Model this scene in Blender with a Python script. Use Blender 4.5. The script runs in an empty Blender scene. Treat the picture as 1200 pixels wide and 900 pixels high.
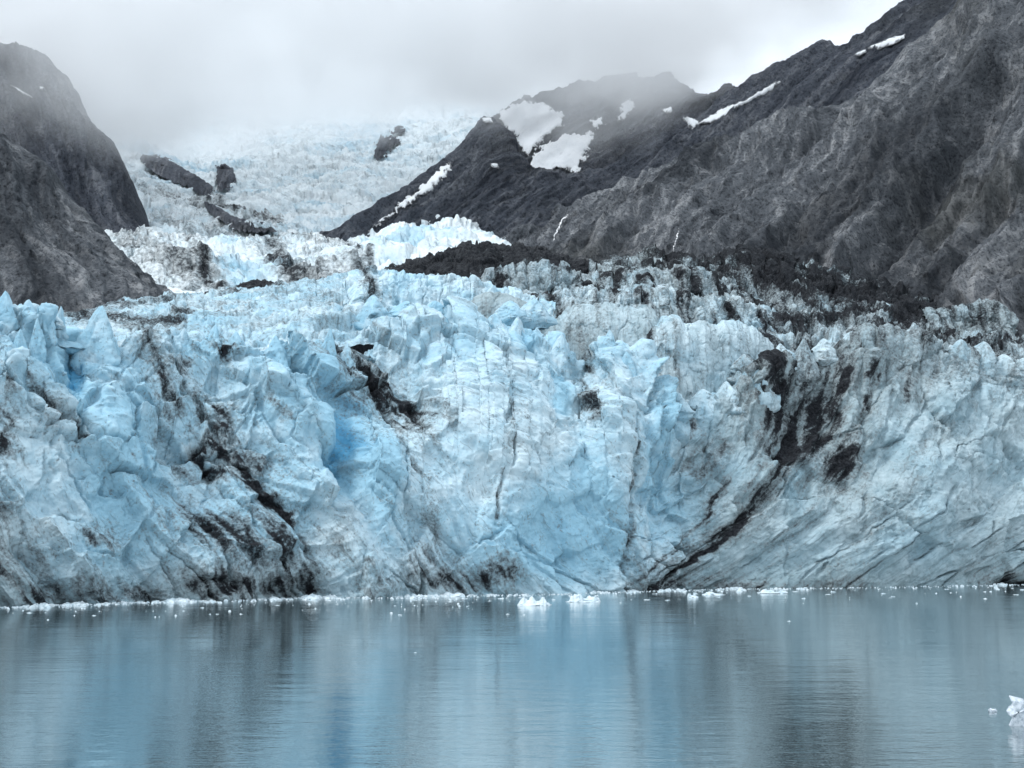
import bpy, math, random
import numpy as np
from mathutils import Vector

random.seed(7)
RNG = np.random.default_rng(7)
scene = bpy.context.scene
col = scene.collection

# ------------------------------------------------------------------ camera
CAM_H, FPX, HORIZON = 15.0, 1648.0, 625.0
PITCH = math.atan((HORIZON - 450.0) / FPX)
cam_data = bpy.data.cameras.new('camera')
cam = bpy.data.objects.new('camera', cam_data)
col.objects.link(cam)
cam.location = (0, 0, CAM_H)
cam.rotation_euler = (math.pi / 2 + PITCH, 0, 0)
cam_data.sensor_width = 36.0
cam_data.lens = 36.0 * FPX / 1200.0
cam_data.clip_start = 1.0
cam_data.clip_end = 20000.0
scene.camera = cam

# ------------------------------------------------------------------ world, sun, exposure
SUN_EL, SUN_AZ = math.radians(48), math.radians(-112)      # azimuth measured from +Y towards +X: behind the camera, to the left
world = bpy.data.worlds.new('World')
scene.world = world
world.use_nodes = True
nt = world.node_tree
nt.nodes.clear()
wout = nt.nodes.new('ShaderNodeOutputWorld')
bg_sky = nt.nodes.new('ShaderNodeBackground')
bg_cloud = nt.nodes.new('ShaderNodeBackground')
wmix = nt.nodes.new('ShaderNodeMixShader')
sky = nt.nodes.new('ShaderNodeTexSky')
sky.sky_type = 'NISHITA'
sky.sun_disc = False
sky.sun_elevation = SUN_EL
sky.sun_rotation = SUN_AZ
bg_sky.inputs['Strength'].default_value = 0.10
nt.links.new(sky.outputs[0], bg_sky.inputs['Color'])
# overcast deck: even, brighter overhead than at the horizon (standard overcast sky), soft cloud mottling
tc = nt.nodes.new('ShaderNodeTexCoord')
sep = nt.nodes.new('ShaderNodeSeparateXYZ')
nt.links.new(tc.outputs['Generated'], sep.inputs[0])
mx = nt.nodes.new('ShaderNodeMath'); mx.operation = 'MAXIMUM'; mx.inputs[1].default_value = 0.0
nt.links.new(sep.outputs['Z'], mx.inputs[0])
grad = nt.nodes.new('ShaderNodeMath'); grad.operation = 'MULTIPLY_ADD'
grad.inputs[1].default_value = 0.85
grad.inputs[2].default_value = 0.90
nt.links.new(mx.outputs[0], grad.inputs[0])
mp = nt.nodes.new('ShaderNodeMapping'); mp.inputs['Scale'].default_value = (1.6, 1.6, 4.5)
nt.links.new(tc.outputs['Generated'], mp.inputs['Vector'])
wn = nt.nodes.new('ShaderNodeTexNoise')
wn.inputs['Scale'].default_value = 2.2
wn.inputs['Detail'].default_value = 6.0
wn.inputs['Roughness'].default_value = 0.5
wn.inputs['Distortion'].default_value = 0.35
nt.links.new(mp.outputs[0], wn.inputs['Vector'])
wr = nt.nodes.new('ShaderNodeMapRange')
wr.inputs['From Min'].default_value = 0.3; wr.inputs['From Max'].default_value = 0.7
wr.inputs['To Min'].default_value = 0.80; wr.inputs['To Max'].default_value = 1.14
nt.links.new(wn.outputs[0], wr.inputs['Value'])
wm = nt.nodes.new('ShaderNodeMath'); wm.operation = 'MULTIPLY'
nt.links.new(grad.outputs[0], wm.inputs[0]); nt.links.new(wr.outputs[0], wm.inputs[1])
bg_cloud.inputs['Color'].default_value = (0.88, 0.97, 1.05, 1)
nt.links.new(wm.outputs[0], bg_cloud.inputs['Strength'])
wmix.inputs[0].default_value = 0.9
nt.links.new(bg_sky.outputs[0], wmix.inputs[1]); nt.links.new(bg_cloud.outputs[0], wmix.inputs[2])
nt.links.new(wmix.outputs[0], wout.inputs['Surface'])

sd = bpy.data.lights.new('sun', 'SUN')
sd.energy = 1.5
sd.angle = math.radians(14)
sd.color = (1.0, 0.985, 0.965)
sun = bpy.data.objects.new('sun', sd)
col.objects.link(sun)
to_sun = Vector((math.cos(SUN_EL) * math.sin(SUN_AZ), math.cos(SUN_EL) * math.cos(SUN_AZ), math.sin(SUN_EL)))
sun.rotation_euler = to_sun.to_track_quat('Z', 'Y').to_euler()
sun.location = (-300, -200, 600)

vs = scene.view_settings
vs.view_transform = 'Standard'
vs.look = 'None'
vs.exposure = 0.22
vs.gamma = 1.0
vs.use_curve_mapping = False
scene.cycles.volume_bounces = 4
scene.cycles.max_bounces = 6
scene.cycles.diffuse_bounces = 2
scene.cycles.glossy_bounces = 2
scene.cycles.use_denoising = True

# ------------------------------------------------------------------ noise
_pr = np.random.default_rng(99)
_P = np.concatenate([_pr.permutation(1024)] * 2).astype(np.int64)
_A = _pr.uniform(0, 2 * np.pi, 1024)
_GX, _GY = np.cos(_A).astype(np.float32), np.sin(_A).astype(np.float32)
_R = _pr.uniform(0, 1, (1024, 5)).astype(np.float32)

def perlin(x, y, seed=0):
    x = np.asarray(x, np.float32) + np.float32(seed * 17.31); y = np.asarray(y, np.float32) + np.float32(seed * 9.77)
    fx0 = np.floor(x); fy0 = np.floor(y)
    ix = fx0.astype(np.int64) & 1023; iy = fy0.astype(np.int64) & 1023
    x = x - fx0; y = y - fy0
    u = x * x * x * (x * (x * 6 - 15) + 10); v = y * y * y * (y * (y * 6 - 15) + 10)
    ix1 = (ix + 1) & 1023; iy1 = (iy + 1) & 1023
    def g(i, j, dx, dy):
        h = _P[(_P[i] + j) & 1023]
        return _GX[h] * dx + _GY[h] * dy
    a = g(ix, iy, x, y); b = g(ix1, iy, x - 1, y)
    c = g(ix, iy1, x, y - 1); d = g(ix1, iy1, x - 1, y - 1)
    return ((a + u * (b - a)) * (1 - v) + (c + u * (d - c)) * v) * 1.5      # about -1..1

def fbm(x, y, octv=4, seed=0, gain=0.5, lac=2.03):
    s = 0; a = 1.0
    for k in range(octv):
        s = s + a * perlin(x, y, seed + k * 3); x = x * lac; y = y * lac; a *= gain
    return s

def ridged(x, y, octv=4, seed=0, gain=0.5, lac=2.07):
    s = 0; a = 1.0
    for k in range(octv):
        s = s + a * (1 - 2 * np.abs(perlin(x, y, seed + k * 3))); x = x * lac; y = y * lac; a *= gain
    return s

def voro(x, y, seed=0):
    x = np.asarray(x, np.float32) + np.float32(seed * 13.7); y = np.asarray(y, np.float32) + np.float32(seed * 5.3)
    fx = np.floor(x); fy = np.floor(y)
    f1 = np.full(x.shape, 9, np.float32); f2 = f1.copy()
    idn = np.zeros(x.shape, np.int64); dxn = np.zeros_like(f1); dyn = np.zeros_like(f1)
    for i in (-1, 0, 1):
        for j in (-1, 0, 1):
            cx = fx + i; cy = fy + j
            h = _P[(_P[cx.astype(np.int64) & 1023] + cy.astype(np.int64)) & 1023]
            dx = x - (cx + _R[h, 0]); dy = y - (cy + _R[h, 1])
            d = np.sqrt(dx * dx + dy * dy)
            near = d < f1
            f2 = np.where(near, f1, np.minimum(f2, d))
            f1 = np.where(near, d, f1); idn = np.where(near, h, idn)
            dxn = np.where(near, dx, dxn); dyn = np.where(near, dy, dyn)
    return f1, f2, idn, dxn, dyn

def facets(x, y, seed=0, off=1.0, tilt=1.0):
    """broken planes: every cell has its own offset and tilt; also returns the distance to the cell edge"""
    f1, f2, h, dx, dy = voro(x, y, seed)
    d = off * (_R[h, 2] * 2 - 1) + tilt * ((_R[h, 3] * 2 - 1) * dx + (_R[h, 4] * 2 - 1) * dy)
    return d, f2 - f1

def sstep(a, b, x):
    t = np.clip((x - a) / (b - a), 0, 1)
    return t * t * (3 - 2 * t)

# ------------------------------------------------------------------ placing: pixel of the photograph + distance -> point in metres
CP, SP = math.cos(PITCH), math.sin(PITCH)

def at(px, py, Y):
    px = np.asarray(px, float); py = np.asarray(py, float); Y = np.asarray(Y, float)
    cx = (px - 600) / FPX; cy = (450 - py) / FPX
    yd = CP - cy * SP; zd = SP + cy * CP
    k = Y / yd
    return np.stack(np.broadcast_arrays(cx * k, Y, CAM_H + zd * k), -1)

def water_dist(px, py):
    cy = (450 - np.asarray(py, float)) / FPX
    return -CAM_H / (SP + cy * CP) * (CP - cy * SP)

def curve(pts, x, smooth=0.0):
    pts = np.asarray(pts, float)
    y = np.interp(x, pts[:, 0], pts[:, 1])
    if smooth > 0:
        st = x[1] - x[0]; n = max(1, int(3 * smooth / st))
        k = np.exp(-0.5 * (np.arange(-n, n + 1) * st / smooth) ** 2); k /= k.sum()
        y = np.convolve(np.pad(y, n, mode='edge'), k, mode='valid')
    return y

def seg_dist(px, py, pts):
    """distance (in photo pixels) to a polyline and the position along it 0..1"""
    d = np.full(px.shape, 1e9); pos = np.zeros(px.shape)
    n = len(pts) - 1
    for k in range(n):
        ax, ay = pts[k]; bx, by = pts[k + 1]
        vx, vy = bx - ax, by - ay
        t = np.clip(((px - ax) * vx + (py - ay) * vy) / (vx * vx + vy * vy + 1e-9), 0, 1)
        q = np.hypot(px - ax - t * vx, py - ay - t * vy)
        near = q < d
        d = np.where(near, q, d); pos = np.where(near, (k + t) / n, pos)
    return d, pos

def in_poly(px, py, poly):
    inside = np.zeros(px.shape, bool); d = np.full(px.shape, 1e9)
    n = len(poly)
    for k in range(n):
        ax, ay = poly[k]; bx, by = poly[(k + 1) % n]
        c = ((ay > py) != (by > py)) & (px < (bx - ax) * (py - ay) / (by - ay + 1e-12) + ax)
        inside ^= c
    d, _ = seg_dist(px, py, list(poly) + [poly[0]])
    return np.where(inside, d, -d)

# ------------------------------------------------------------------ meshes
def grid_mesh(name, P, attrs=None, mat=None, smooth=True, keep=None):
    nv, nu = P.shape[:2]
    idx = np.arange(nv * nu).reshape(nv, nu)
    q = np.stack([idx[:-1, :-1], idx[:-1, 1:], idx[1:, 1:], idx[1:, :-1]], -1).reshape(-1, 4)
    if keep is not None:
        q = q[keep.reshape(-1)]
    return poly_mesh(name, P.reshape(-1, 3), q, attrs, mat, smooth)

def poly_mesh(name, V, F, attrs=None, mat=None, smooth=True):
    F = np.asarray(F)
    used = np.zeros(len(V), bool); used[F.ravel()] = True
    if not used.all():
        remap = np.cumsum(used) - 1
        V = V[used]; F = remap[F]
        attrs = {k: (a.reshape(len(used), -1)[used]) for k, a in (attrs or {}).items()}
    me = bpy.data.meshes.new(name)
    n, k = F.shape
    me.vertices.add(len(V)); me.vertices.foreach_set('co', np.ascontiguousarray(V, np.float32).ravel())
    me.loops.add(n * k); me.loops.foreach_set('vertex_index', np.ascontiguousarray(F, np.int32).ravel())
    me.polygons.add(n)
    me.polygons.foreach_set('loop_start', np.arange(0, n * k, k, dtype=np.int32))
    me.polygons.foreach_set('loop_total', np.full(n, k, np.int32))
    me.polygons.foreach_set('use_smooth', np.full(n, smooth, bool))
    for an, a in (attrs or {}).items():
        a = np.asarray(a, np.float32)
        if a.size == len(V) * 3:
            at_ = me.attributes.new(an, 'FLOAT_VECTOR', 'POINT'); at_.data.foreach_set('vector', a.ravel())
        else:
            at_ = me.attributes.new(an, 'FLOAT', 'POINT'); at_.data.foreach_set('value', a.ravel())
    me.update(calc_edges=True)
    if mat: me.materials.append(mat)
    return me

def obj(name, me, parent=None, label=None, cat=None, group=None, kind=None, loc=None):
    o = bpy.data.objects.new(name, me)
    col.objects.link(o)
    if parent is not None: o.parent = parent
    if label: o['label'] = label
    if cat: o['category'] = cat
    if group: o['group'] = group
    if kind: o['kind'] = kind
    if loc is not None: o.location = loc
    return o

def normals(P):
    du = np.gradient(P, axis=1); dv = np.gradient(P, axis=0)
    n = np.cross(du, dv)
    return n / (np.linalg.norm(n, axis=-1, keepdims=True) + 1e-9)

def blur(A, n):
    for ax in (0, 1):
        k = np.ones(2 * n + 1) / (2 * n + 1)
        A = np.apply_along_axis(lambda r: np.convolve(np.pad(r, n, mode='edge'), k, mode='valid'), ax, A)
    return A

class Sheet:
    """surface through rows of control lines; each row is (v, z_or_py per column, distance per column)"""
    def __init__(self, px, rows, nv, vpow=None):
        # rows: list of arrays (nu,3) of world points, from the foot to the back
        R_ = np.stack(rows)                                      # (nr, nu, 3)
        seg = np.linalg.norm(np.diff(R_, axis=0), axis=-1).mean(1)
        kn = np.concatenate([[0], np.cumsum(seg)])
        if vpow is None:
            t = np.linspace(0, kn[-1], nv)
        else:
            # vpow: share of the vertices for each span
            vp = (list(vpow) + [0.4] * len(rows))[:len(rows) - 1]
            w = np.concatenate([[0], np.cumsum(np.asarray(vp, float))]); w /= w[-1]
            t = np.interp(np.linspace(0, 1, nv), w, kn)
        # monotone cubic (finite differences, limited)
        d = np.diff(R_, axis=0) / np.diff(kn)[:, None, None]
        m = np.zeros_like(R_)
        m[0] = d[0]; m[-1] = d[-1]
        h = np.diff(kn)
        for k in range(1, len(rows) - 1):
            m[k] = (d[k - 1] * h[k] + d[k] * h[k - 1]) / (h[k] + h[k - 1])
        i = np.clip(np.searchsorted(kn, t, side='right') - 1, 0, len(kn) - 2)
        s = ((t - kn[i]) / h[i])[:, None, None]; hh = h[i][:, None, None]
        P = ((2 * s ** 3 - 3 * s ** 2 + 1) * R_[i] + (s ** 3 - 2 * s ** 2 + s) * hh * m[i]
             + (-2 * s ** 3 + 3 * s ** 2) * R_[i + 1] + (s ** 3 - s ** 2) * hh * m[i + 1])
        self.P0 = P
        self.px = np.broadcast_to(px, P.shape[:2]).copy()
        self.py = proj_py(P)
        self.S = P[..., 0].copy()
        self.T = np.concatenate([np.zeros((1, P.shape[1])), np.cumsum(np.linalg.norm(np.diff(P, axis=0), axis=-1), 0)], 0)
        self.row = (i[:, None] + s[..., 0]) * np.ones((1, P.shape[1]))      # which span, 0..nr-1
        self.N = normals(blur(P, 3) if P.shape[0] > 20 else P)
        self.P = P

    def displace(self, d):
        self.P = self.P + self.N * d[..., None]

def proj_py(P):
    z = P[..., 2] - CAM_H; y = P[..., 1]
    f = y * CP + z * SP; up = -y * SP + z * CP
    return 450 - FPX * up / f

# ------------------------------------------------------------------ materials
def new_mat(name):
    m = bpy.data.materials.new(name); m.use_nodes = True
    t = m.node_tree
    for n in list(t.nodes): t.nodes.remove(n)
    out = t.nodes.new('ShaderNodeOutputMaterial')
    b = t.nodes.new('ShaderNodeBsdfPrincipled')
    t.links.new(b.outputs[0], out.inputs['Surface'])
    return m, t, b

class NB:
    """small node helper"""
    def __init__(self, t): self.t = t
    def n(self, typ, **kw):
        nd = self.t.nodes.new(typ)
        for k, v in kw.items(): setattr(nd, k, v)
        return nd
    def link(self, a, b): self.t.links.new(a, b)
    def attr(self, name, vec=False):
        a = self.n('ShaderNodeAttribute', attribute_name=name)
        return a.outputs['Vector'] if vec else a.outputs['Fac']
    def pos(self):
        return self.n('ShaderNodeNewGeometry').outputs['Position']
    def noise(self, vec, scale, detail=4, rough=0.55, dist=0.0, mapscale=None):
        if mapscale is not None:
            m = self.n('ShaderNodeMapping'); m.inputs['Scale'].default_value = mapscale
            self.link(vec, m.inputs['Vector']); vec = m.outputs[0]
        k = self.n('ShaderNodeTexNoise')
        k.inputs['Scale'].default_value = scale; k.inputs['Detail'].default_value = detail
        k.inputs['Roughness'].default_value = rough; k.inputs['Distortion'].default_value = dist
        self.link(vec, k.inputs['Vector']); return k.outputs[0]
    def voro(self, vec, scale, feature='F1', mapscale=None):
        if mapscale is not None:
            m = self.n('ShaderNodeMapping'); m.inputs['Scale'].default_value = mapscale
            self.link(vec, m.inputs['Vector']); vec = m.outputs[0]
        k = self.n('ShaderNodeTexVoronoi', feature=feature)
        k.inputs['Scale'].default_value = scale
        self.link(vec, k.inputs['Vector']); return k.outputs['Distance']
    def math(self, op, a, b=None, c=None):
        k = self.n('ShaderNodeMath', operation=op)
        for i, x in enumerate((a, b, c)):
            if x is None: continue
            if isinstance(x, (int, float)): k.inputs[i].default_value = x
            else: self.link(x, k.inputs[i])
        return k.outputs[0]
    def remap(self, v, a, b, c=0.0, d=1.0, smooth=True):
        k = self.n('ShaderNodeMapRange', interpolation_type='SMOOTHSTEP' if smooth else 'LINEAR')
        self.link(v, k.inputs['Value'])
        for nm, x in zip(('From Min', 'From Max', 'To Min', 'To Max'), (a, b, c, d)): k.inputs[nm].default_value = x
        return k.outputs[0]
    def mix(self, f, a, b, blend='MIX'):
        k = self.n('ShaderNodeMix', data_type='RGBA', blend_type=blend)
        if isinstance(f, (int, float)): k.inputs[0].default_value = f
        else: self.link(f, k.inputs[0])
        for i, x in ((6, a), (7, b)):
            if isinstance(x, tuple): k.inputs[i].default_value = (*x, 1)
            else: self.link(x, k.inputs[i])
        return k.outputs[2]
    def bump(self, h, dist, strength=1.0, normal=None):
        k = self.n('ShaderNodeBump'); k.inputs['Distance'].default_value = dist; k.inputs['Strength'].default_value = strength
        self.link(h, k.inputs['Height'])
        if normal is not None: self.link(normal, k.inputs['Normal'])
        return k.outputs[0]

def make_ice(name='glacier_ice', k=1.0, crust=(0.58, 0.71, 0.77), grit=0.6):
    m, t, b = new_mat(name); B = NB(t)
    flow = B.attr('flow', True); pos = B.pos()
    dirt, blue, grey = B.attr('dirt'), B.attr('blue'), B.attr('grey')
    # ice colour: weathered white crust, pale blue, clear deep blue
    n_big = B.noise(pos, 0.045 * k, 4, 0.6)
    n_mid = B.noise(pos, 0.22 * k, 5, 0.65, 0.4)
    n_fine = B.noise(pos, 1.3 * k, 5, 0.7)
    bl = B.math('ADD', blue, B.math('MULTIPLY_ADD', n_big, 0.7, -0.35))
    bl = B.math('ADD', bl, B.math('MULTIPLY_ADD', n_mid, 0.7, -0.35))
    c = B.mix(B.remap(bl, -0.1, 0.5), crust, (0.32, 0.55, 0.68))
    c = B.mix(B.remap(bl, 0.5, 1.25), c, (0.12, 0.40, 0.62))
    # silt film
    g = B.math('ADD', grey, B.math('MULTIPLY_ADD', n_mid, 0.8, -0.4))
    c = B.mix(B.remap(g, 0.1, 1.1, 0, 0.85), c, (0.215, 0.285, 0.305))
    # foliation: debris-rich bands in the ice
    st = B.noise(flow, 0.55, 6, 0.68, 0.25, (1, 0.11, 1))
    st2 = B.noise(flow, 1.7, 4, 0.6, 0.15, (1, 0.16, 1))
    band = B.remap(B.math('ADD', st, B.math('MULTIPLY', grey, 0.06)), 0.56, 0.72, 0, 0.5)
    c = B.mix(band, c, (0.15, 0.20, 0.22))
    line = B.remap(B.math('ADD', st2, B.math('MULTIPLY', grey, 0.05)), 0.60, 0.70, 0, 0.42)
    c = B.mix(line, c, (0.085, 0.12, 0.14))
    # grit speckle
    sp = B.remap(B.math('ADD', n_fine, B.math('MULTIPLY', n_mid, 0.35)), 0.74, 0.88, 0, grit)
    c = B.mix(sp, c, (0.22, 0.24, 0.25))
    # rock debris; on the cliff this mask also carries painted crack shade
    dn = B.math('ADD', B.math('MULTIPLY', st, 1.0), B.math('ADD', B.math('MULTIPLY', n_mid, 0.6), B.math('MULTIPLY', n_fine, 1.7)))
    dm = B.math('ADD', B.math('MULTIPLY', dirt, 1.15), B.math('ADD', dn, -1.66))
    dfac = B.remap(dm, 0.42, 1.05)
    silt = B.remap(dm, 0.12, 0.6, 0, 0.6)
    c = B.mix(silt, c, (0.16, 0.175, 0.18))
    c = B.mix(dfac, c, B.mix(B.remap(n_fine, .35, .7), (0.007, 0.008, 0.010), (0.036, 0.039, 0.045)))
    t.links.new(c, b.inputs['Base Color'])
    b.inputs['Roughness'].default_value = 0.55
    t.links.new(B.remap(dfac, 0, 1, 0.25, 0.04), b.inputs['Specular IOR Level'])
    h = B.math('ADD', B.math('MULTIPLY', n_fine, 0.5), B.math('MULTIPLY', B.noise(pos, 4.0 * k, 3, 0.6), 0.25))
    h = B.math('ADD', h, B.math('MULTIPLY', st2, 0.22))
    nrm = B.bump(h, 0.9 / k, 0.75)
    nrm = B.bump(B.voro(pos, 0.8 * k, 'F1'), 0.5 / k, 0.45, nrm)
    t.links.new(nrm, b.inputs['Normal'])
    return m

def make_rock(name, c1, c2, c3, sc=1.0, seed=0.0):
    m, t, b = new_mat(name); B = NB(t)
    flow = B.attr('flow', True); pos = B.pos()
    wrp = B.n('ShaderNodeTexNoise'); wrp.inputs['Scale'].default_value = 0.03 * sc; wrp.inputs['Detail'].default_value = 3
    B.link(pos, wrp.inputs['Vector'])
    va = B.n('ShaderNodeVectorMath', operation='MULTIPLY_ADD'); B.link(wrp.outputs['Color'], va.inputs[0])
    va.inputs[1].default_value = (4 / sc, 4 / sc, 0); B.link(flow, va.inputs[2]); wf = va.outputs[0]
    def slab(scale, ms):
        mm = B.n('ShaderNodeMapping'); mm.inputs['Scale'].default_value = ms; B.link(wf, mm.inputs['Vector'])
        k = B.n('ShaderNodeTexVoronoi'); k.inputs['Scale'].default_value = scale; B.link(mm.outputs[0], k.inputs['Vector'])
        sx = B.n('ShaderNodeSeparateColor'); B.link(k.outputs['Color'], sx.inputs[0])
        return sx.outputs[0], k.outputs['Distance']
    v1, d1 = slab(0.14 * sc, (1, .14, 0.2)); v2, d2 = slab(0.5 * sc, (1, .2, 0.2))
    st = B.noise(wf, 0.06 * sc, 7, 0.70, 0.0, (1, 0.10, .2))
    st2 = B.noise(wf, 0.35 * sc, 5, 0.65, 0.0, (1, 0.2, .3))
    nb = B.noise(pos, 0.006 * sc, 5, 0.6)
    nf = B.noise(pos, 0.55 * sc, 6, 0.78)
    tone = B.math('ADD', B.math('MULTIPLY', st, 1.1), B.math('ADD', B.math('MULTIPLY_ADD', v1, .10, .06), B.math('MULTIPLY_ADD', v2, .16, .07)))
    tone = B.math('ADD', tone, B.math('ADD', B.math('MULTIPLY_ADD', st2, 0.8, -.1), B.math('MULTIPLY_ADD', nf, .6, -.3)))
    c = B.mix(B.remap(tone, 0.72, 1.15), c1, c2)
    c = B.mix(B.remap(tone, 1.08, 1.42, 0, 0.85), c, c3)
    gully_shade = B.noise(wf, 0.022 * sc, 4, 0.6, 0.0, (1, 0.10, .2))
    c = B.mix(B.remap(gully_shade, 0.48, 0.62, 0, 0.75), c, c1)  # darker stripes paint wet, shaded gullies into the rock colour
    c = B.mix(B.remap(nb, 0.50, 0.72, 0, 0.4), c, c1)
    c = B.mix(B.remap(nf, 0.36, 0.50, 0.65, 0.0), c, (0.016, 0.017, 0.021))
    gm = B.remap(B.math('ADD', nb, B.math('MULTIPLY', nf, 0.35)), 0.70, 0.86, 0, 0.3)
    c = B.mix(gm, c, (0.075, 0.072, 0.05))
    t.links.new(c, b.inputs['Base Color'])
    b.inputs['Roughness'].default_value = 0.85
    b.inputs['Specular IOR Level'].default_value = 0.08
    h = B.math('ADD', B.math('MULTIPLY', st2, 0.6), B.math('ADD', B.math('MULTIPLY', nf, 0.5), B.math('MULTIPLY', v2, .35)))
    nrm = B.bump(h, 6.0 / sc, 1.0)
    t.links.new(nrm, b.inputs['Normal'])
    return m

def make_snow():
    m, t, b = new_mat('old_snow'); B = NB(t); pos = B.pos()
    n = B.noise(pos, 0.05, 5, 0.65); f = B.noise(pos, 0.4, 4, 0.6)
    c = B.mix(B.remap(n, 0.4, 0.75), (0.90, 0.91, 0.92), (0.76, 0.78, 0.80))
    e = B.math('ADD', B.attr('edge'), B.math('MULTIPLY_ADD', B.noise(pos, 0.16, 4, 0.7), 1.2, -0.62))
    fl = B.noise(B.attr('flow', True), 0.28, 4, 0.65, 0.0, (1, .16, 1))
    c = B.mix(B.remap(fl, 0.54, 0.72, 0, 0.35), c, (0.40, 0.40, 0.41))
    c = B.mix(B.remap(e, -0.10, 0.22, 0.9, 0.0), c, (0.075, 0.08, 0.09))
    t.links.new(c, b.inputs['Base Color']); b.inputs['Roughness'].default_value = 0.75
    t.links.new(B.bump(f, 1.0, 0.5), b.inputs['Normal'])
    return m

def make_floe():
    m, t, b = new_mat('brash_ice'); B = NB(t); pos = B.pos()
    n = B.noise(pos, 0.9, 5, 0.65); f = B.noise(pos, 5.0, 4, 0.7)
    c = B.mix(B.remap(n, 0.4, 0.7), (0.64, 0.72, 0.76), (0.42, 0.55, 0.62))
    c = B.mix(B.remap(f, 0.62, 0.75, 0, 0.5), c, (0.30, 0.34, 0.36))
    t.links.new(c, b.inputs['Base Color']); b.inputs['Roughness'].default_value = 0.4
    t.links.new(B.bump(f, 0.15, 0.6), b.inputs['Normal'])
    return m

def make_clear_ice():
    m, t, b = new_mat('clear_ice'); B = NB(t); pos = B.pos()
    f = B.noise(pos, 3.5, 5, 0.7)
    c = B.mix(B.remap(f, 0.4, 0.65), (0.66, 0.72, 0.78), (0.36, 0.43, 0.49))
    t.links.new(c, b.inputs['Base Color']); b.inputs['Roughness'].default_value = 0.18
    b.inputs['Transmission Weight'].default_value = 0.08
    b.inputs['IOR'].default_value = 1.31
    t.links.new(B.bump(f, 0.12, 0.8), b.inputs['Normal'])
    return m

def make_water():
    m, t, b = new_mat('fjord_water'); B = NB(t); pos = B.pos()
    b.inputs['Base Color'].default_value = (0.05, 0.08, 0.09, 1)
    b.inputs['Roughness'].default_value = 0.02
    b.inputs['IOR'].default_value = 1.6
    big = B.noise(pos, 0.05, 3, 0.5, 0.3, (0.6, 1, 1))
    w1 = B.noise(pos, 0.36, 2, 0.5, 0.2, (0.4, 1, 1))
    w2 = B.noise(pos, 1.7, 3, 0.55, 0.2, (0.45, 1, 1))
    amp = B.remap(B.noise(pos, 0.012, 3, 0.5, 0.5, (0.35, 1, 1)), 0.35, 0.65, 0.45, 1.15)
    h = B.math('ADD', B.math('MULTIPLY', w1, 0.055), B.math('MULTIPLY', w2, 0.026))
    h = B.math('ADD', B.math('MULTIPLY', h, amp), B.math('MULTIPLY', big, 0.13))
    nrm = B.bump(h, 1.0, 1.0)
    t.links.new(nrm, b.inputs['Normal'])
    g = B.n('ShaderNodeBsdfGlossy'); g.inputs['Color'].default_value = (0.88, 0.915, 0.925, 1); g.inputs['Roughness'].default_value = 0.03
    t.links.new(nrm, g.inputs['Normal'])
    mxs = B.n('ShaderNodeMixShader'); mxs.inputs[0].default_value = 0.52
    t.links.new(b.outputs[0], mxs.inputs[1]); t.links.new(g.outputs[0], mxs.inputs[2])
    t.links.new(mxs.outputs[0], [n for n in t.nodes if n.type == 'OUTPUT_MATERIAL'][0].inputs['Surface'])
    return m

ICE = make_ice(); ICE_FAR = make_ice('icefall_ice', 0.3, (0.76, 0.83, 0.86), 0.2)
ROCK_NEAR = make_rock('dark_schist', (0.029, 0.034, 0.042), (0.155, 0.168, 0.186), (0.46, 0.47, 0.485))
ROCK_FAR = make_rock('haze_blue_schist', (0.036, 0.043, 0.060), (0.142, 0.156, 0.186), (0.36, 0.37, 0.395), 0.7)  # far rock: blue of haze and cool light put into its colours
SNOW = make_snow(); FLOE = make_floe(); CLEAR = make_clear_ice(); WATER = make_water()

# ------------------------------------------------------------------ water
WL = [(-400, 722), (-200, 718), (0, 712), (100, 708), (230, 704), (400, 700), (600, 697), (740, 693), (860, 690), (1000, 688), (1200, 685), (1400, 682), (1600, 680)]
me = bpy.data.meshes.new('water')
s = 2500
me.from_pydata([(-s, -600, 0), (s, -600, 0), (s, 1500, 0), (-s, 1500, 0)], [], [(0, 1, 2, 3)])
me.materials.append(WATER)
obj('water', me, kind='structure', label='calm grey blue fjord water mirroring the ice cliff')

# ------------------------------------------------------------------ the glacier
glacier = obj('tidewater_glacier', None, label='pale blue tidewater glacier ending in a cracked ice cliff at the water', cat='glacier', loc=(0, 330, 0))
def part(name, me, root, **kw):
    o = obj(name, me, root, **kw)
    o.matrix_parent_inverse = root.matrix_world.inverted() if False else o.matrix_parent_inverse
    o.location = -root.location
    return o

def foliation(px, h):
    """streak coordinates: across (s) and along (t) the bands, in metres; left bands dip right, right bands sweep down-left"""
    hp = h * 5.0                                                # metres -> about photo pixels at the cliff
    fr = np.interp(hp, [-40, 0, 25, 65, 100, 140, 180, 230, 330, 500], [-50, 0, 30, 80, 120, 142, 165, 182, 200, 215])
    sl = px + hp * 0.72
    sr = px - fr
    w = sstep(752, 788, px)
    return (sl * (1 - w) + (sr + 90) * w) / 5.0, (hp * 1.15 + px * 0.1) / 5.0

def gauss(px, py, c):
    x, y, rx, ry, a = c
    return a * np.exp(-((px - x) / rx) ** 2 - ((py - y) / ry) ** 2)

def stroke(px, py, pts, w, wob=None):
    if wob is not None: px = px + wob[0]; py = py + wob[1]
    d, pos = seg_dist(px, py, pts)
    return np.exp(-(d / w) ** 2)

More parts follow.
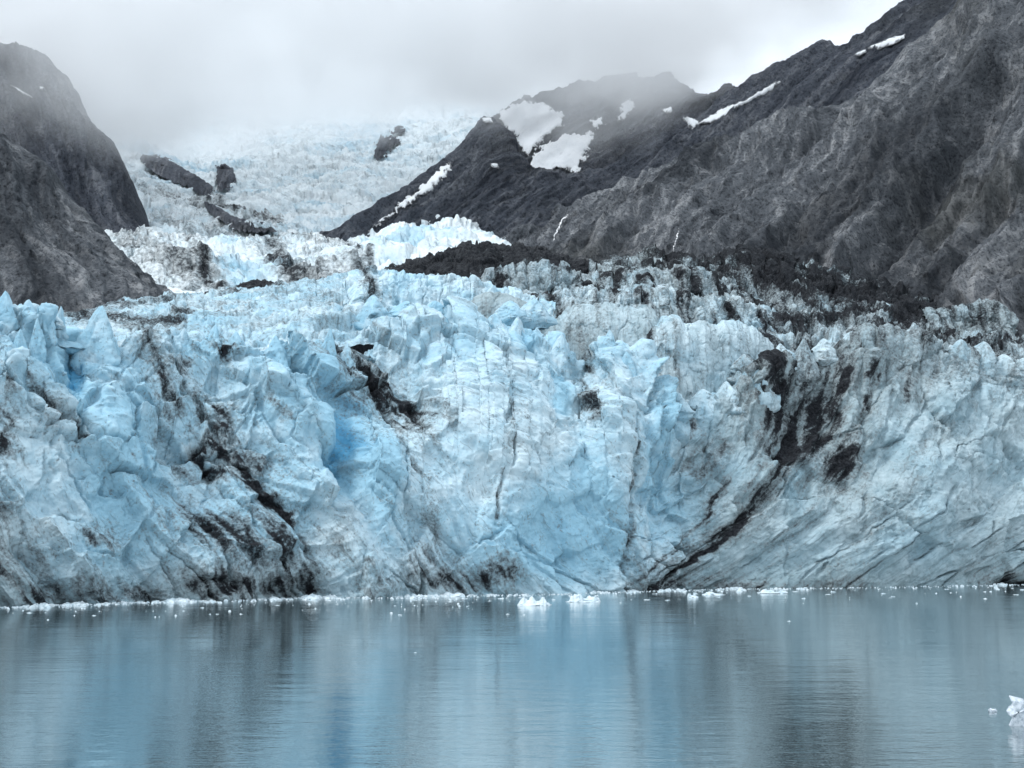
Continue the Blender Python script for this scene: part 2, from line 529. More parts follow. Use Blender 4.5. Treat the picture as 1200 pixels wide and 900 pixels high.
# ---- front cliff
px = np.linspace(-230, 1430, 1240)
crest_pts = [(-230, 350), (-60, 352), (0, 352), (20, 350), (40, 358), (60, 360), (75, 376), (90, 372), (108, 362), (122, 366), (140, 387), (165, 393), (185, 388), (200, 393),
    (225, 396), (250, 392), (285, 399), (320, 396), (350, 402), (385, 398), (400, 404), (430, 394), (470, 382), (500, 374), (540, 370), (570, 377), (600, 386), (625, 397),
    (650, 404), (670, 417), (690, 430), (705, 402), (715, 397), (735, 404), (750, 414), (765, 434), (780, 462), (800, 470), (830, 466), (860, 452), (885, 432), (900, 417),
    (940, 404), (970, 399), (1000, 393), (1040, 389), (1080, 396), (1120, 403), (1150, 413), (1200, 418), (1300, 424), (1430, 430)]
crest = curve(crest_pts, px, 3.0) + 5 * ridged(px / 23, px * 0, 3, 4, 0.6) - 2
wl = curve(WL, px, 30)
Y0 = water_dist(px, wl)
back = curve([(-230, 30), (380, 30), (440, 46), (560, 55), (680, 46), (760, 26), (800, 22), (880, 26), (960, 36), (1430, 40)], px, 25)
def frow(frac, off):
    return at(px, wl + (crest - wl) * frac, Y0 + off * back)
rows = [at(px, wl, Y0) + np.array([0, 0, -5.0]), frow(0.0, 0.0), frow(0.30, 0.14), frow(0.62, 0.42), frow(0.88, 0.76), frow(1.0, 1.0)]
top = frow(1.0, 1.0)
r6 = top.copy(); r6[:, 1] += 9; r6[:, 2] -= 5.0
r7 = top.copy(); r7[:, 1] += 32; r7[:, 2] -= 2.0
r8 = top.copy(); r8[:, 1] += 70; r8[:, 2] -= 8.0
rows += [r6, r7, r8]
F = Sheet(px, rows, 400, [0.25, 3.4, 3.2, 2.6, 1.5, 0.7, 0.8, 0.5])
PX, PY = F.px, F.py
H = F.P0[..., 2]
wobx = 7 * fbm(F.S / 9, F.T / 9, 3, 41); woby = 7 * fbm(F.S / 9, F.T / 9, 3, 57)
s_, t_ = foliation(PX + wobx * 0.6, H)
disp = np.zeros(PX.shape)
for c in [(560, 500, 130, 85, 8), (720, 500, 40, 75, 5), (665, 645, 85, 45, -5), (815, 560, 45, 120, -8), (860, 640, 60, 50, 3), (398, 520, 15, 55, -8), (430, 600, 40, 75, 4),
          (88, 425, 11, 45, -7), (120, 480, 55, 60, 5), (290, 640, 75, 60, 5), (350, 694, 36, 16, -6), (200, 570, 50, 80, -4), (330, 450, 45, 55, 3), (945, 490, 45, 70, -6),
          (1060, 570, 110, 100, 5), (1190, 690, 26, 13, -8), (15, 600, 45, 70, -4), (482, 460, 26, 50, -5), (620, 420, 45, 30, 4), (250, 440, 30, 40, -4), (900, 660, 60, 25, -3), (500, 690, 70, 18, -2),
          (45, 440, 30, 30, 3), (775, 620, 16, 80, -4), (1000, 470, 20, 60, 3)]:
    disp += gauss(PX + wobx, PY + woby, c)
for pts, w, a in [([(355, 560), (400, 640), (445, 690)], 13, 3.2), ([(940, 500), (912, 550), (890, 590), (850, 628), (800, 668), (768, 695)], 7, -2.2), ([(905, 560), (870, 615), (820, 660)], 12, 1.6),
                  ([(752, 415), (772, 470), (782, 540)], 9, 4.5), ([(737, 480), (742, 600), (740, 692)], 4, -2.4), ([(593, 470), (584, 520), (592, 560)], 2.6, -1.8), ([(583, 560), (577, 610)], 2.2, -1.3),
                  ([(0, 570), (60, 645), (110, 705)], 16, 4), ([(30, 640), (85, 712)], 10, -3), ([(240, 520), (300, 570), (365, 650)], 7, -2), ([(10, 450), (50, 490), (95, 520)], 4, -2),
                  ([(85, 520), (115, 450), (95, 400)], 4, -2.5), ([(600, 395), (615, 420), (630, 440)], 5, -3), ([(515, 350), (520, 400), (540, 440)], 4, -2), ([(420, 430), (440, 470), (470, 540)], 5, -2.5),
                  ([(380, 460), (395, 540), (425, 610)], 5, -2.5), ([(150, 480), (165, 540), (200, 640)], 3, -1.5), ([(265, 400), (300, 470), (330, 520)], 4, -1.8), ([(350, 420), (372, 480)], 3, -1.6)]:
    disp += a * stroke(PX, PY, pts, w, (wobx * 0.7, woby * 0.7))
up = sstep(0.3, 1.0, np.clip((wl[None, :] - PY) / np.maximum(wl - crest, 1)[None, :], 0, 1.1))       # rougher towards the crest
brk = 0.2 + 0.8 * sstep(-0.25, 0.45, fbm(F.S / 30, F.T / 30, 3, 7))                                 # smooth sheets and shattered zones
brk = brk * (1 - gauss(PX, PY, (570, 500, 120, 90, 0.6)))
rt = sstep(800, 900, PX)
mid = 1 - gauss(PX, PY, (600, 540, 170, 130, 0.75))
disp += 4.0 * fbm(s_ / 30, t_ / 55, 3, 1)
rgh = 0.28 + 0.72 * sstep(-0.05, 0.55, fbm(F.S / 17, F.T / 17, 3, 66) + .12 * up)
jx, jy = fbm(F.S / 2.5, F.T / 2.5, 3, 3), fbm(F.S / 2.5, F.T / 2.5, 3, 5)                            # small jitter only: straight, broken edges
f, e = facets(s_ / 14 + 0.03 * jx, t_ / 24 + 0.02 * jy, 1, 1.9, 5.0)
f = f * sstep(0, .07, e)
disp += f * (0.75 + 0.6 * up) * (1 - 0.45 * rt) * (1 - gauss(PX, PY, (580, 520, 150, 110, 0.65))) - 2.6 * np.exp(-(e / 0.02) ** 2) * (.3 + .7 * brk) * sstep(-.15, .3, fbm(F.S / 15, F.T / 15, 2, 8))
f1, _, _, _, _ = voro(s_ / 8.5 + 0.10 * jx, t_ / 15 + 0.08 * jy, 61)
disp += 3.6 * (f1 - 0.45) * (0.15 + 0.85 * brk) * mid * (1 - .4 * rt)                                  # hollow scars between sharp ribs
f, e = facets(F.S / 5.2 + 0.10 * jx, F.T / 4.6 + 0.10 * jy, 2, 0.55, 2.0)
disp += f * sstep(0, .14, e) * (0.3 + 0.6 * up) * rgh * (1 - 0.3 * rt)
f, e = facets(F.S / 10 + 0.05 * jx + 0.04 * F.T / 10, F.T / 13 + 0.03 * jy, 6, 1.0, 3.6)
disp += f * sstep(0, .09, e) * (1 - 0.35 * rt) * (.25 + .75 * mid)
f1, _, _, _, _ = voro(s_ / 2.6 + 0.12 * jx, t_ / 4.4 + 0.1 * jy, 62)
disp += 0.85 * (f1 - 0.45) * rgh
f, e = facets(F.S / 1.7 + 0.1 * jx, F.T / 1.6 + 0.1 * jy, 4, 0.16, 0.55)
disp += f * (.35 + .65 * rgh)
disp += 0.22 * mid * fbm(s_ / 3.2, t_ / 22, 3, 33, 0.6) + 0.25 * rgh * ridged(F.S / 1.6, F.T / 1.6, 3, 31, 0.6)
disp -= 1.3 * mid * sstep(0.80, 0.95, ridged(s_ / 9, t_ / 46, 1, 37)) * sstep(-.1, .3, fbm(F.S / 18, F.T / 18, 2, 38))   # open cracks along the bands
disp *= sstep(-0.2, 1.2, F.row)
disp = np.where(F.row > 5.4, np.minimum(disp, 2.5), disp)
F.displace(disp)

def grain(k=9.0, seed=71): return fbm(F.S / k, F.T / k, 3, seed)
dirt = np.zeros(PX.shape)  # rock debris, with the shade of cracks and the undercut painted in
DIRT_SHADE = [  # polyline, half width in px, amount; debris, plus painted shade in cracks and an undercut
    ([(172, 395), (188, 430), (205, 465), (196, 490)], 13, 0.55), ([(205, 420), (240, 480), (262, 500)], 11, 0.6), ([(258, 480), (262, 520), (300, 545)], 18, .75), ([(262, 488), (238, 535), (290, 562), (335, 612), (362, 655), (370, 695)], 8, 0.9),
    ([(230, 540), (285, 555)], 20, 0.55), ([(220, 610), (290, 640), (350, 650)], 32, 0.62), ([(225, 685), (300, 690), (360, 680)], 16, 0.75), ([(300, 600), (350, 660)], 18, 0.5),
    ([(392, 402), (425, 440), (455, 475), (488, 498)], 17, 0.95), ([(405, 440), (440, 480)], 22, 0.6), ([(455, 520), (480, 560), (505, 610), (510, 650)], 12, 0.42), ([(486, 672), (540, 680), (592, 676)], 17, 0.68), ([(425, 665), (430, 695)], 8, 0.5),
    ([(898, 425), (918, 470), (930, 515)], 30, 0.95), ([(980, 425), (968, 490), (985, 550)], 22, 0.98), ([(925, 405), (965, 440)], 30, 0.8), ([(940, 450), (955, 510)], 30, .68), ([(935, 515), (905, 560), (870, 612)], 16, .7), ([(938, 505), (912, 550), (890, 590), (850, 628), (800, 668), (768, 695)], 5.0, 1.2), ([(855, 560), (825, 615), (775, 660), (745, 690)], 3, 0.7),
    ([(880, 600), (830, 640), (775, 692)], 14, 0.42), ([(1028, 400), (1022, 450), (1014, 480)], 6, 0.75), ([(1055, 420), (1065, 470)], 10, 0.5), ([(845, 520), (832, 545)], 12, 0.55),
    ([(0, 462), (8, 500), (5, 530)], 10, 0.75), ([(20, 455), (60, 495), (95, 520)], 4, 0.6), ([(0, 590), (30, 650), (80, 705)], 22, 0.45), ([(0, 660), (50, 705)], 16, 0.75), ([(100, 632), (135, 632)], 10, 0.55), ([(70, 690), (160, 700), (200, 695)], 16, 0.5),
    ([(700, 470), (705, 500)], 8, 0.6), ([(692, 420), (690, 450)], 8, 0.65), ([(737, 500), (742, 610), (740, 692)], 3.5, 0.6), ([(120, 372), (160, 380), (200, 388)], 8, 0.7), ([(340, 375), (350, 400)], 7, 0.6), ([(262, 405), (268, 415)], 7, 0.75), ([(300, 440), (330, 500)], 6, 0.4),  # the narrow upright stroke paints shade into an open crack
    ([(1180, 688), (1210, 690)], 18, 0.9), ([(790, 680), (900, 690), (1000, 686)], 10, 0.45), ([(593, 500), (588, 545)], 2.5, 0.7), ([(580, 565), (577, 610)], 2.2, 0.6), ([(150, 540), (200, 640)], 4, 0.4), ([(1100, 500), (1060, 560), (1000, 640)], 10, 0.25), ([(905, 640), (960, 600)], 12, 0.3),  # first stroke paints the waterline undercut's shade; the thin ones darken cracks
    ([(870, 440), (890, 470)], 10, 0.5), ([(812, 480), (818, 500)], 6, 0.6), ([(390, 640), (376, 690)], 8, 0.45), ([(440, 690), (470, 690)], 10, 0.35)]
wob2 = (9 * fbm(F.S / 5, F.T / 5, 4, 81), 9 * fbm(F.S / 5, F.T / 5, 4, 91))
patchy = np.clip(0.95 + 0.75 * fbm(s_ / 2.6, t_ / 15, 4, 95, .6), 0.25, 1.4)
for pts, w, a in DIRT_SHADE:
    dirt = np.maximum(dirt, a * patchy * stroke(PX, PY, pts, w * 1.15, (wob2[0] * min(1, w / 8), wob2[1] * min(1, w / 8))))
stain_shade = np.zeros(PX.shape)
for pts, w, a in DIRT_SHADE:
    stain_shade = np.maximum(stain_shade, a * stroke(PX, PY, pts, w * 2.3 + 5, wob2))
dirt = np.maximum(dirt, 0.40 * stain_shade * np.clip(0.9 + .7 * fbm(s_ / 3, t_ / 16, 4, 97, .6), .1, 1.4))
dirt = np.maximum(dirt, (0.62 + .25 * fbm(s_ / 3, t_ / 12, 3, 98)) * sstep(880, 980, PX) * sstep(3.9, 5.0, F.row))
dirt = np.maximum(dirt, 0.40 * sstep(860, 960, PX) * sstep(500, 430, PY))
dirt = np.maximum(dirt, 0.85 * sstep(5.2, 6.0, F.row) * sstep(900, 960, PX))
grey = 0.12 + 0.52 * sstep(760, 860, PX) + 0.35 * sstep(60, -20, PX) * sstep(540, 640, PY) + 0.3 * sstep(640, 700, PY) + 0.1 * sstep(420, 200, PX) * sstep(480, 640, PY)
grey = grey + 0.26 * stain_shade
blue = 0.235 + 0.15 * grain(20, 73)
for c in [(398, 515, 20, 50, 0.9), (88, 430, 9, 40, 0.9), (440, 580, 26, 50, 0.35), (660, 640, 95, 50, 0.32), (775, 500, 20, 90, 0.3), (130, 500, 70, 70, 0.25), (60, 400, 60, 40, 0.25), (150, 620, 60, 60, 0.25), (610, 410, 14, 18, 0.5), (240, 400, 30, 30, 0.3),
          (370, 440, 40, 60, 0.3), (560, 520, 110, 80, -0.12), (860, 580, 30, 60, 0.1), (730, 490, 25, 60, -0.1), (400, 640, 40, 60, -0.2), (650, 480, 7, 30, 0.4), (925, 560, 20, 40, 0.3), (1010, 640, 90, 40, 0.12)]:
    blue += gauss(PX + wobx, PY + woby, c)
blue -= 0.12 * sstep(800, 900, PX)
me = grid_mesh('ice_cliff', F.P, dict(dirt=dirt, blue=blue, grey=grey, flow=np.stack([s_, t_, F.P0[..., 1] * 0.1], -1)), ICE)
part('ice_cliff', me, glacier)

px_front, Y0_front, back_front = px, Y0, back
FP = F.P; CR = int(np.argmax(F.row[:, 0] >= 5.0))
# ---- ice walls and slopes standing behind the front crest
def ice_sheet(name, pxr, n, top_pts, rows_def, nv, vw, flute=0.0, rough=1.0, dirt_f=0.1, grey_f=0.1, blue_f=0.2, streak=0.0, jag=2.0, fl_dir='v', extra=None, root=None, seed=0, scale=1.0, label=None, crest_row=None, sm=3.0, mat=None):
    """rows_def: list of (py offset below the top line, distance Y) from the foot to the back"""
    root = root or glacier
    px = np.linspace(pxr[0], pxr[1], n)
    topl = curve(top_pts, px, sm) + jag * ridged(px / (16 * scale), px * 0 + seed, 3, 5 + seed, 0.6)
    rows = []
    for off, Y in rows_def:
        Yc = np.interp(px, px_front, Y0_front + back_front) + (curve(Y[0], px, 15) if isinstance(Y[0], list) else Y[0]) if isinstance(Y, tuple) else (curve(Y, px, 20) if isinstance(Y, list) else np.full(n, float(Y)))
        if isinstance(off, list): rows.append(at(px, curve(off, px, 6), Yc))
        else: rows.append(at(px, topl + off, Yc))
    W = Sheet(px, rows, nv, vw)
    k = scale
    d = rough * (2.4 * fbm(W.S / (22 * k), W.T / (22 * k), 3, 101 + seed) * k)
    s_ = W.S if fl_dir == 'v' else (W.S * 0.5 + W.T * 0.86)
    t_ = W.T if fl_dir == 'v' else (-W.S * 0.86 + W.T * 0.5)
    f, e = facets(s_ / (7 * k) + .25 * fbm(W.S / (5 * k), W.T / (5 * k), 2, 103), t_ / (12 * k) + .25 * fbm(W.S / (5 * k), W.T / (5 * k), 2, 104), 11 + seed, 1.1, 2.2)
    d += rough * k * (f - 1.2 * np.exp(-(e / 0.06) ** 2))
    f, e = facets(s_ / (2.6 * k) + .3 * perlin(W.S / (2 * k), W.T / (2 * k), 105), t_ / (4.2 * k), 12 + seed, 0.4, 0.9)
    d += rough * k * f
    d += k * (0.4 * ridged(W.S / (2.5 * k), W.T / (2.5 * k), 3, 107) * rough + flute * ridged(s_ / (5.5 * k), t_ / (60 * k), 3, 109 + seed, 0.55))
    d *= sstep(0, 0.4, W.row)
    W.displace(d)
    PX, PY = W.px, W.py
    dn = fbm(s_ / (6 * k), t_ / (28 * k), 4, 113 + seed)
    dirt = dirt_f + streak * np.clip(dn, 0, 1)
    grey = grey_f + 0.25 * fbm(W.S / (14 * k), W.T / (18 * k), 3, 117)
    blue = blue_f + 0.2 * fbm(W.S / (16 * k), W.T / (16 * k), 3, 119)
    W.fields = dict(dirt=dirt + 0 * PX, grey=grey + 0 * PX, blue=blue + 0 * PX)
    if extra: extra(W, PX, PY)
    me = grid_mesh(name, W.P, dict(dirt=W.fields['dirt'], blue=W.fields['blue'], grey=W.fields['grey'], flow=np.stack([s_ / k, t_ / k * 0.8, W.P0[..., 1] * 0.2], -1)), mat or ICE)
    if isinstance(root, tuple):
        obj(root[0], me, label=root[1], cat=root[2])
    else:
        part(name, me, root, label=label)
    return W

# smooth slope climbing back on the left
def ex_slope(W, PX, PY):
    D = W.fields['dirt']
    for pts, w, a in [([(80, 372), (150, 378), (215, 384)], 9, 0.75), ([(120, 366), (180, 358), (230, 352)], 4, 0.7), ([(205, 372), (225, 374)], 4, 0.8), ([(255, 345), (310, 338), (335, 336)], 4, 0.75), ([(360, 338), (420, 330)], 3, 0.4), ([(425, 326), (432, 345), (434, 362)], 6, 0.8), ([(340, 380), (352, 384)], 4, 0.7), ([(200, 366), (330, 356)], 2, 0.4)]:
        D[:] = np.maximum(D, a * stroke(PX + 6 * fbm(W.S / 8, W.T / 8, 3, 5), PY + 4 * fbm(W.S / 8, W.T / 8, 3, 6), pts, w))
ice_sheet('ice_slope', (60, 600), 420, [(60, 372), (130, 362), (180, 353), (240, 346), (300, 341), (350, 334), (400, 327), (430, 321), (480, 324), (540, 331), (600, 345)],
          [(80, (10,)), (50, (32,)), (24, (80,)), (8, (150,)), (0, (210,)), (4, (260,)), (30, (320,))], 190, [1, 2, 2, 2, 1, .6, .4], flute=0.5, rough=0.95, dirt_f=0.18, grey_f=0.34, blue_f=0.24, streak=.3, jag=1.6, fl_dir='d', extra=ex_slope, seed=1)
# fluted wall under the ridge
ice_sheet('ice_wall', (405, 650), 300, [(405, 334), (430, 322), (480, 324), (540, 332), (580, 341), (610, 347), (650, 356)],
          [(75, (40,)), (38, (46,)), (6, (54,)), (0, (60,)), (2, (75,)), (14, (110,))], 130, [1, 3, 1, .7, .5], flute=0.8, rough=0.7, dirt_f=0.05, grey_f=0.15, blue_f=0.18, streak=0.25, jag=1.4, seed=2,
          extra=lambda W, PX, PY: W.fields.__setitem__('dirt', np.maximum(W.fields['dirt'], 0.8 * stroke(PX, PY, [(432, 326), (434, 345), (430, 365)], 9, (5 * fbm(W.S / 4, W.T / 6, 3, 8), 0)))))
# grey slabs
def ex_grey(W, PX, PY):
    W.fields['grey'] = W.fields['grey'] + 0.25 * sstep(560, 600, PX)
ice_sheet('ice_wall', (545, 640), 130, [(545, 356), (565, 347), (590, 344), (610, 348), (628, 362), (640, 375)], [(60, (20,)), (30, (23,)), (5, (27,)), (0, (30,)), (4, (40,)), (20, (55,))], 90, [1, 3, 1, .7, .5],
          flute=0.25, rough=0.2, dirt_f=0.15, grey_f=0.8, blue_f=0.0, streak=0.15, jag=.6, seed=3, label='grey silt coated ice wall')
ice_sheet('ice_wall', (612, 780), 220, [(612, 402), (635, 391), (655, 376), (668, 362), (676, 358), (700, 360), (722, 356), (740, 360), (758, 359), (768, 366), (772, 395), (780, 420)], [(85, (14,)), (45, (18,)), (6, (23,)), (0, (26,)), (3, (36,)), (20, (50,))], 130, [1, 3, 1, .7, .5],
          flute=0.45, rough=0.3, dirt_f=0.16, grey_f=0.72, blue_f=0.05, streak=0.3, jag=1.4, seed=4, sm=1.5, label='smooth grey ice wall')
ice_sheet('ice_wall', (755, 915), 210, [(755, 392), (765, 378), (778, 371), (795, 374), (800, 384), (812, 378), (830, 377), (838, 384), (850, 374), (864, 380), (880, 388), (895, 396), (915, 415)],
          [(110, (10,)), (60, (14,)), (8, (19,)), (0, (23,)), (3, (32,)), (18, (50,))], 140, [1, 3, 1, .7, .5], flute=0.6, rough=0.28, dirt_f=0.08, grey_f=0.45, blue_f=0.12, streak=0.3, jag=1.2, seed=5, label='rounded fluted ice columns',
          extra=lambda W, PX, PY: W.fields.__setitem__('dirt', np.maximum(W.fields['dirt'], 0.85 * stroke(PX, PY, [(764, 380), (762, 420), (760, 440)], 5))))
# fluted tiers farther back
ice_sheet('ice_tier', (555, 960), 420, [(555, 326), (590, 318), (640, 313), (680, 322), (700, 330), (735, 326), (760, 318), (800, 322), (830, 330), (870, 340), (900, 352), (960, 372)],
          [(70, (85,)), (28, (95,)), (8, (103,)), (0, (110,)), (3, (125,)), (20, (150,))], 120, [1, 3, 1.5, .7, .5], flute=1.3, rough=0.9, dirt_f=0.46, grey_f=0.5, blue_f=0.10, streak=0.9, jag=2.6, seed=6)
ice_sheet('ice_tier', (600, 960), 380, [(600, 344), (640, 346), (675, 340), (690, 335), (715, 336), (745, 342), (780, 340), (820, 348), (850, 352), (880, 360), (960, 392)],
          [(60, (45,)), (25, (52,)), (6, (58,)), (0, (64,)), (4, (78,)), (20, (100,))], 110, [1, 3, 1.5, .7, .5], flute=1.2, rough=0.9, dirt_f=0.38, grey_f=0.45, blue_f=0.12, streak=0.85, jag=3.0, seed=7)
# broken ice under debris on the right margin
def ex_dirty(W, PX, PY):
    b = sstep(0.25, 0.6, fbm(W.S / 9, W.T / 9, 4, 301))
    W.fields['dirt'] = np.clip(0.72 + 0.45 * fbm(W.S / 14, W.T / 18, 4, 303) - 0.3 * b + 0.45 * sstep(720, 900, PX) * sstep(1.2, 3.0, W.row), 0.15, 1.6)
ice_sheet('debris_covered_ice', (690, 1430), 620, [(690, 316), (740, 312), (800, 306), (850, 303), (900, 304), (950, 316), (1000, 332), (1060, 345), (1100, 356), (1200, 378), (1300, 392), (1430, 410)],
          [([(690, 420), (850, 420), (900, 430), (1000, 425), (1200, 450), (1430, 470)], ([(690, 90), (860, 60), (920, 22), (980, 12), (1430, 12)],)), ([(690, 370), (850, 372), (950, 395), (1040, 400), (1200, 420), (1430, 445)], ([(690, 120), (860, 80), (920, 50), (980, 40), (1430, 40)],)),
           ([(690, 345), (850, 345), (950, 370), (1040, 385), (1200, 405), (1430, 430)], ([(690, 135), (860, 105), (980, 80), (1430, 80)],)), (12, (150,)), (0, (185,)), (8, (230,)), (30, (290,))],
          210, [1.2, 2, 2, 1.6, 1, .5], flute=1.3, rough=1.5, dirt_f=0.7, grey_f=0.5, blue_f=0.05, streak=0.4, jag=3.0, seed=8, extra=ex_dirty)
ice_sheet('ice_wall', (1085, 1190), 150, [(1085, 368), (1100, 364), (1120, 361), (1145, 358), (1165, 357), (1178, 362), (1190, 376)], [(45, (84,)), (22, (88,)), (4, (92,)), (0, (96,)), (4, (106,)), (20, (125,))], 70, [1, 3, 1, .7, .5],
          flute=0.9, rough=0.9, dirt_f=0.42, grey_f=0.75, blue_f=0.05, streak=0.6, jag=1.5, seed=9, label='blue grey ice wall showing through the debris')

# medial moraine mound
def ex_mor(W, PX, PY):
    W.fields['dirt'] = np.clip(1.2 + 0.35 * fbm(W.S / 10, W.T / 16, 4, 311) - 0.5 * sstep(590, 660, PX) * sstep(2.2, 1.0, W.row), 0, 1.6)
moraine = ('moraine', 'low black moraine mound of rock debris on top of the glacier', 'moraine')
ice_sheet('debris_mound', (430, 760), 330, [(430, 327), (450, 321), (480, 307), (520, 297), (560, 291), (610, 291), (640, 296), (670, 304), (700, 313), (760, 322)],
          [(45, 540), (22, 560), (6, 585), (0, 605), (3, 640), (25, 690)], 130, [1.2, 2.4, 1.2, .7, .5], flute=0.8, rough=0.8, grey_f=0.5, blue_f=0.0, jag=1.3, seed=10, extra=ex_mor, root=moraine)
def ex_mor2(W, PX, PY):
    W.fields['dirt'] = np.clip(1.2 + 0.4 * fbm(W.S / 6, W.T / 6, 4, 321), 0, 1.6)
m2 = ('moraine', 'thin black strip of moraine rubble above the pale blue ice slope', 'moraine')
ice_sheet('debris_mound', (235, 375), 120, [(235, 347), (262, 341), (285, 334), (310, 332), (335, 337), (375, 350)], [(25, 610), (12, 620), (2, 632), (0, 640), (3, 655), (18, 680)], 50, [1, 2, 1, .7, .5], flute=0.4, rough=0.6, grey_f=.5, blue_f=0, jag=1.0, seed=11, extra=ex_mor2, root=m2)

# ------------------------------------------------------------------ seracs: single pinnacles and blocks along the crests
def serac_mesh(w, h, dpt, lean, sharp, seed, blue, grey, dirt, nu=34, nv=34):
    r = np.random.default_rng(seed)
    th = np.linspace(0, 2 * np.pi, nu) + np.pi / 2          # the seam is at the back
    t = np.linspace(0, 1, nv)
    TH, T_ = np.meshgrid(th, t)
    prof = (1 - T_ ** sharp) ** 0.75 * (1.0 + 0.25 * (1 - T_)) * (0.55 + 0.45 * sstep(0, .22, T_))
    ph = r.uniform(0, 6.28, 3)
    ang = 1 + 0.16 * np.cos(2 * TH + ph[0]) + 0.12 * np.cos(3 * TH + ph[1]) + 0.08 * np.cos(5 * TH + ph[2])
    S = TH * w * 0.5; Z = T_ * h
    f, e = facets(S / (w * 0.42) + seed * 3.1, Z / (h * 0.33) + 0.3 * perlin(S / w * 2, Z / w * 2, seed), seed % 37, 0.10, 0.30)
    f2, e2 = facets(S / (w * 0.17), Z / (h * 0.12), seed % 31, 0.035, 0.10)
    rad = prof * ang * (1 + (f + f2 - 0.10 * np.exp(-(e / .06) ** 2)) * (1 - 0.3 * T_) * 1.2)
    fade = np.minimum(1, np.minimum(TH - th[0], th[-1] - TH) / 0.35); rad = prof * ang * fade * 0 + rad * fade + prof * ang * (1 - fade)
    X = np.cos(TH) * rad * w * 0.5 + lean * h * T_ ** 1.4
    Y = np.sin(TH) * rad * dpt * 0.5
    Zj = Z + 0.05 * h * perlin(X / w * 2.5, Y / w * 2.5, seed + 3)
    P = np.stack([X, Y, Zj], -1)
    n = S.shape
    at_ = dict(dirt=dirt + 0.25 * np.clip(fbm(S / 3, Z / 8, 3, seed), 0, 1), blue=np.full(n, blue) + 0.12 * fbm(S / 5, Z / 5, 2, seed), grey=np.full(n, grey), flow=np.stack([S + seed * 7, Z, Y], -1))
    return grid_mesh('serac', P, at_, ICE)

def serac(px, py, wpx, hpx, Y, lean=0.0, sharp=1.6, blue=0.3, grey=0.05, dirt=0.0, dp=0.8, seed=None):
    seed = seed if seed is not None else int(px * 7 + py * 13) % 9973
    j = int(np.clip(np.searchsorted(px_front, px), 0, len(px_front) - 1))
    zb = float(at(px, py + hpx, Y)[2]); cl = FP[:CR, j]
    k = int(np.argmin(np.abs(cl[:, 2] - zb)))
    if zb < cl[:, 2].max(): Y = max(Y, float(cl[k, 1]) + 0.32 * wpx / FPX * Y * dp)
    p = at(px, py + hpx, Y); q = at(px, py, Y)
    h = float(q[2] - p[2]); w = wpx / FPX * Y
    me = serac_mesh(w, h, w * dp, lean, sharp, seed, blue, grey, dirt)
    o = obj('serac', me, glacier)
    o.location = (p[0], p[1] - 330, p[2])

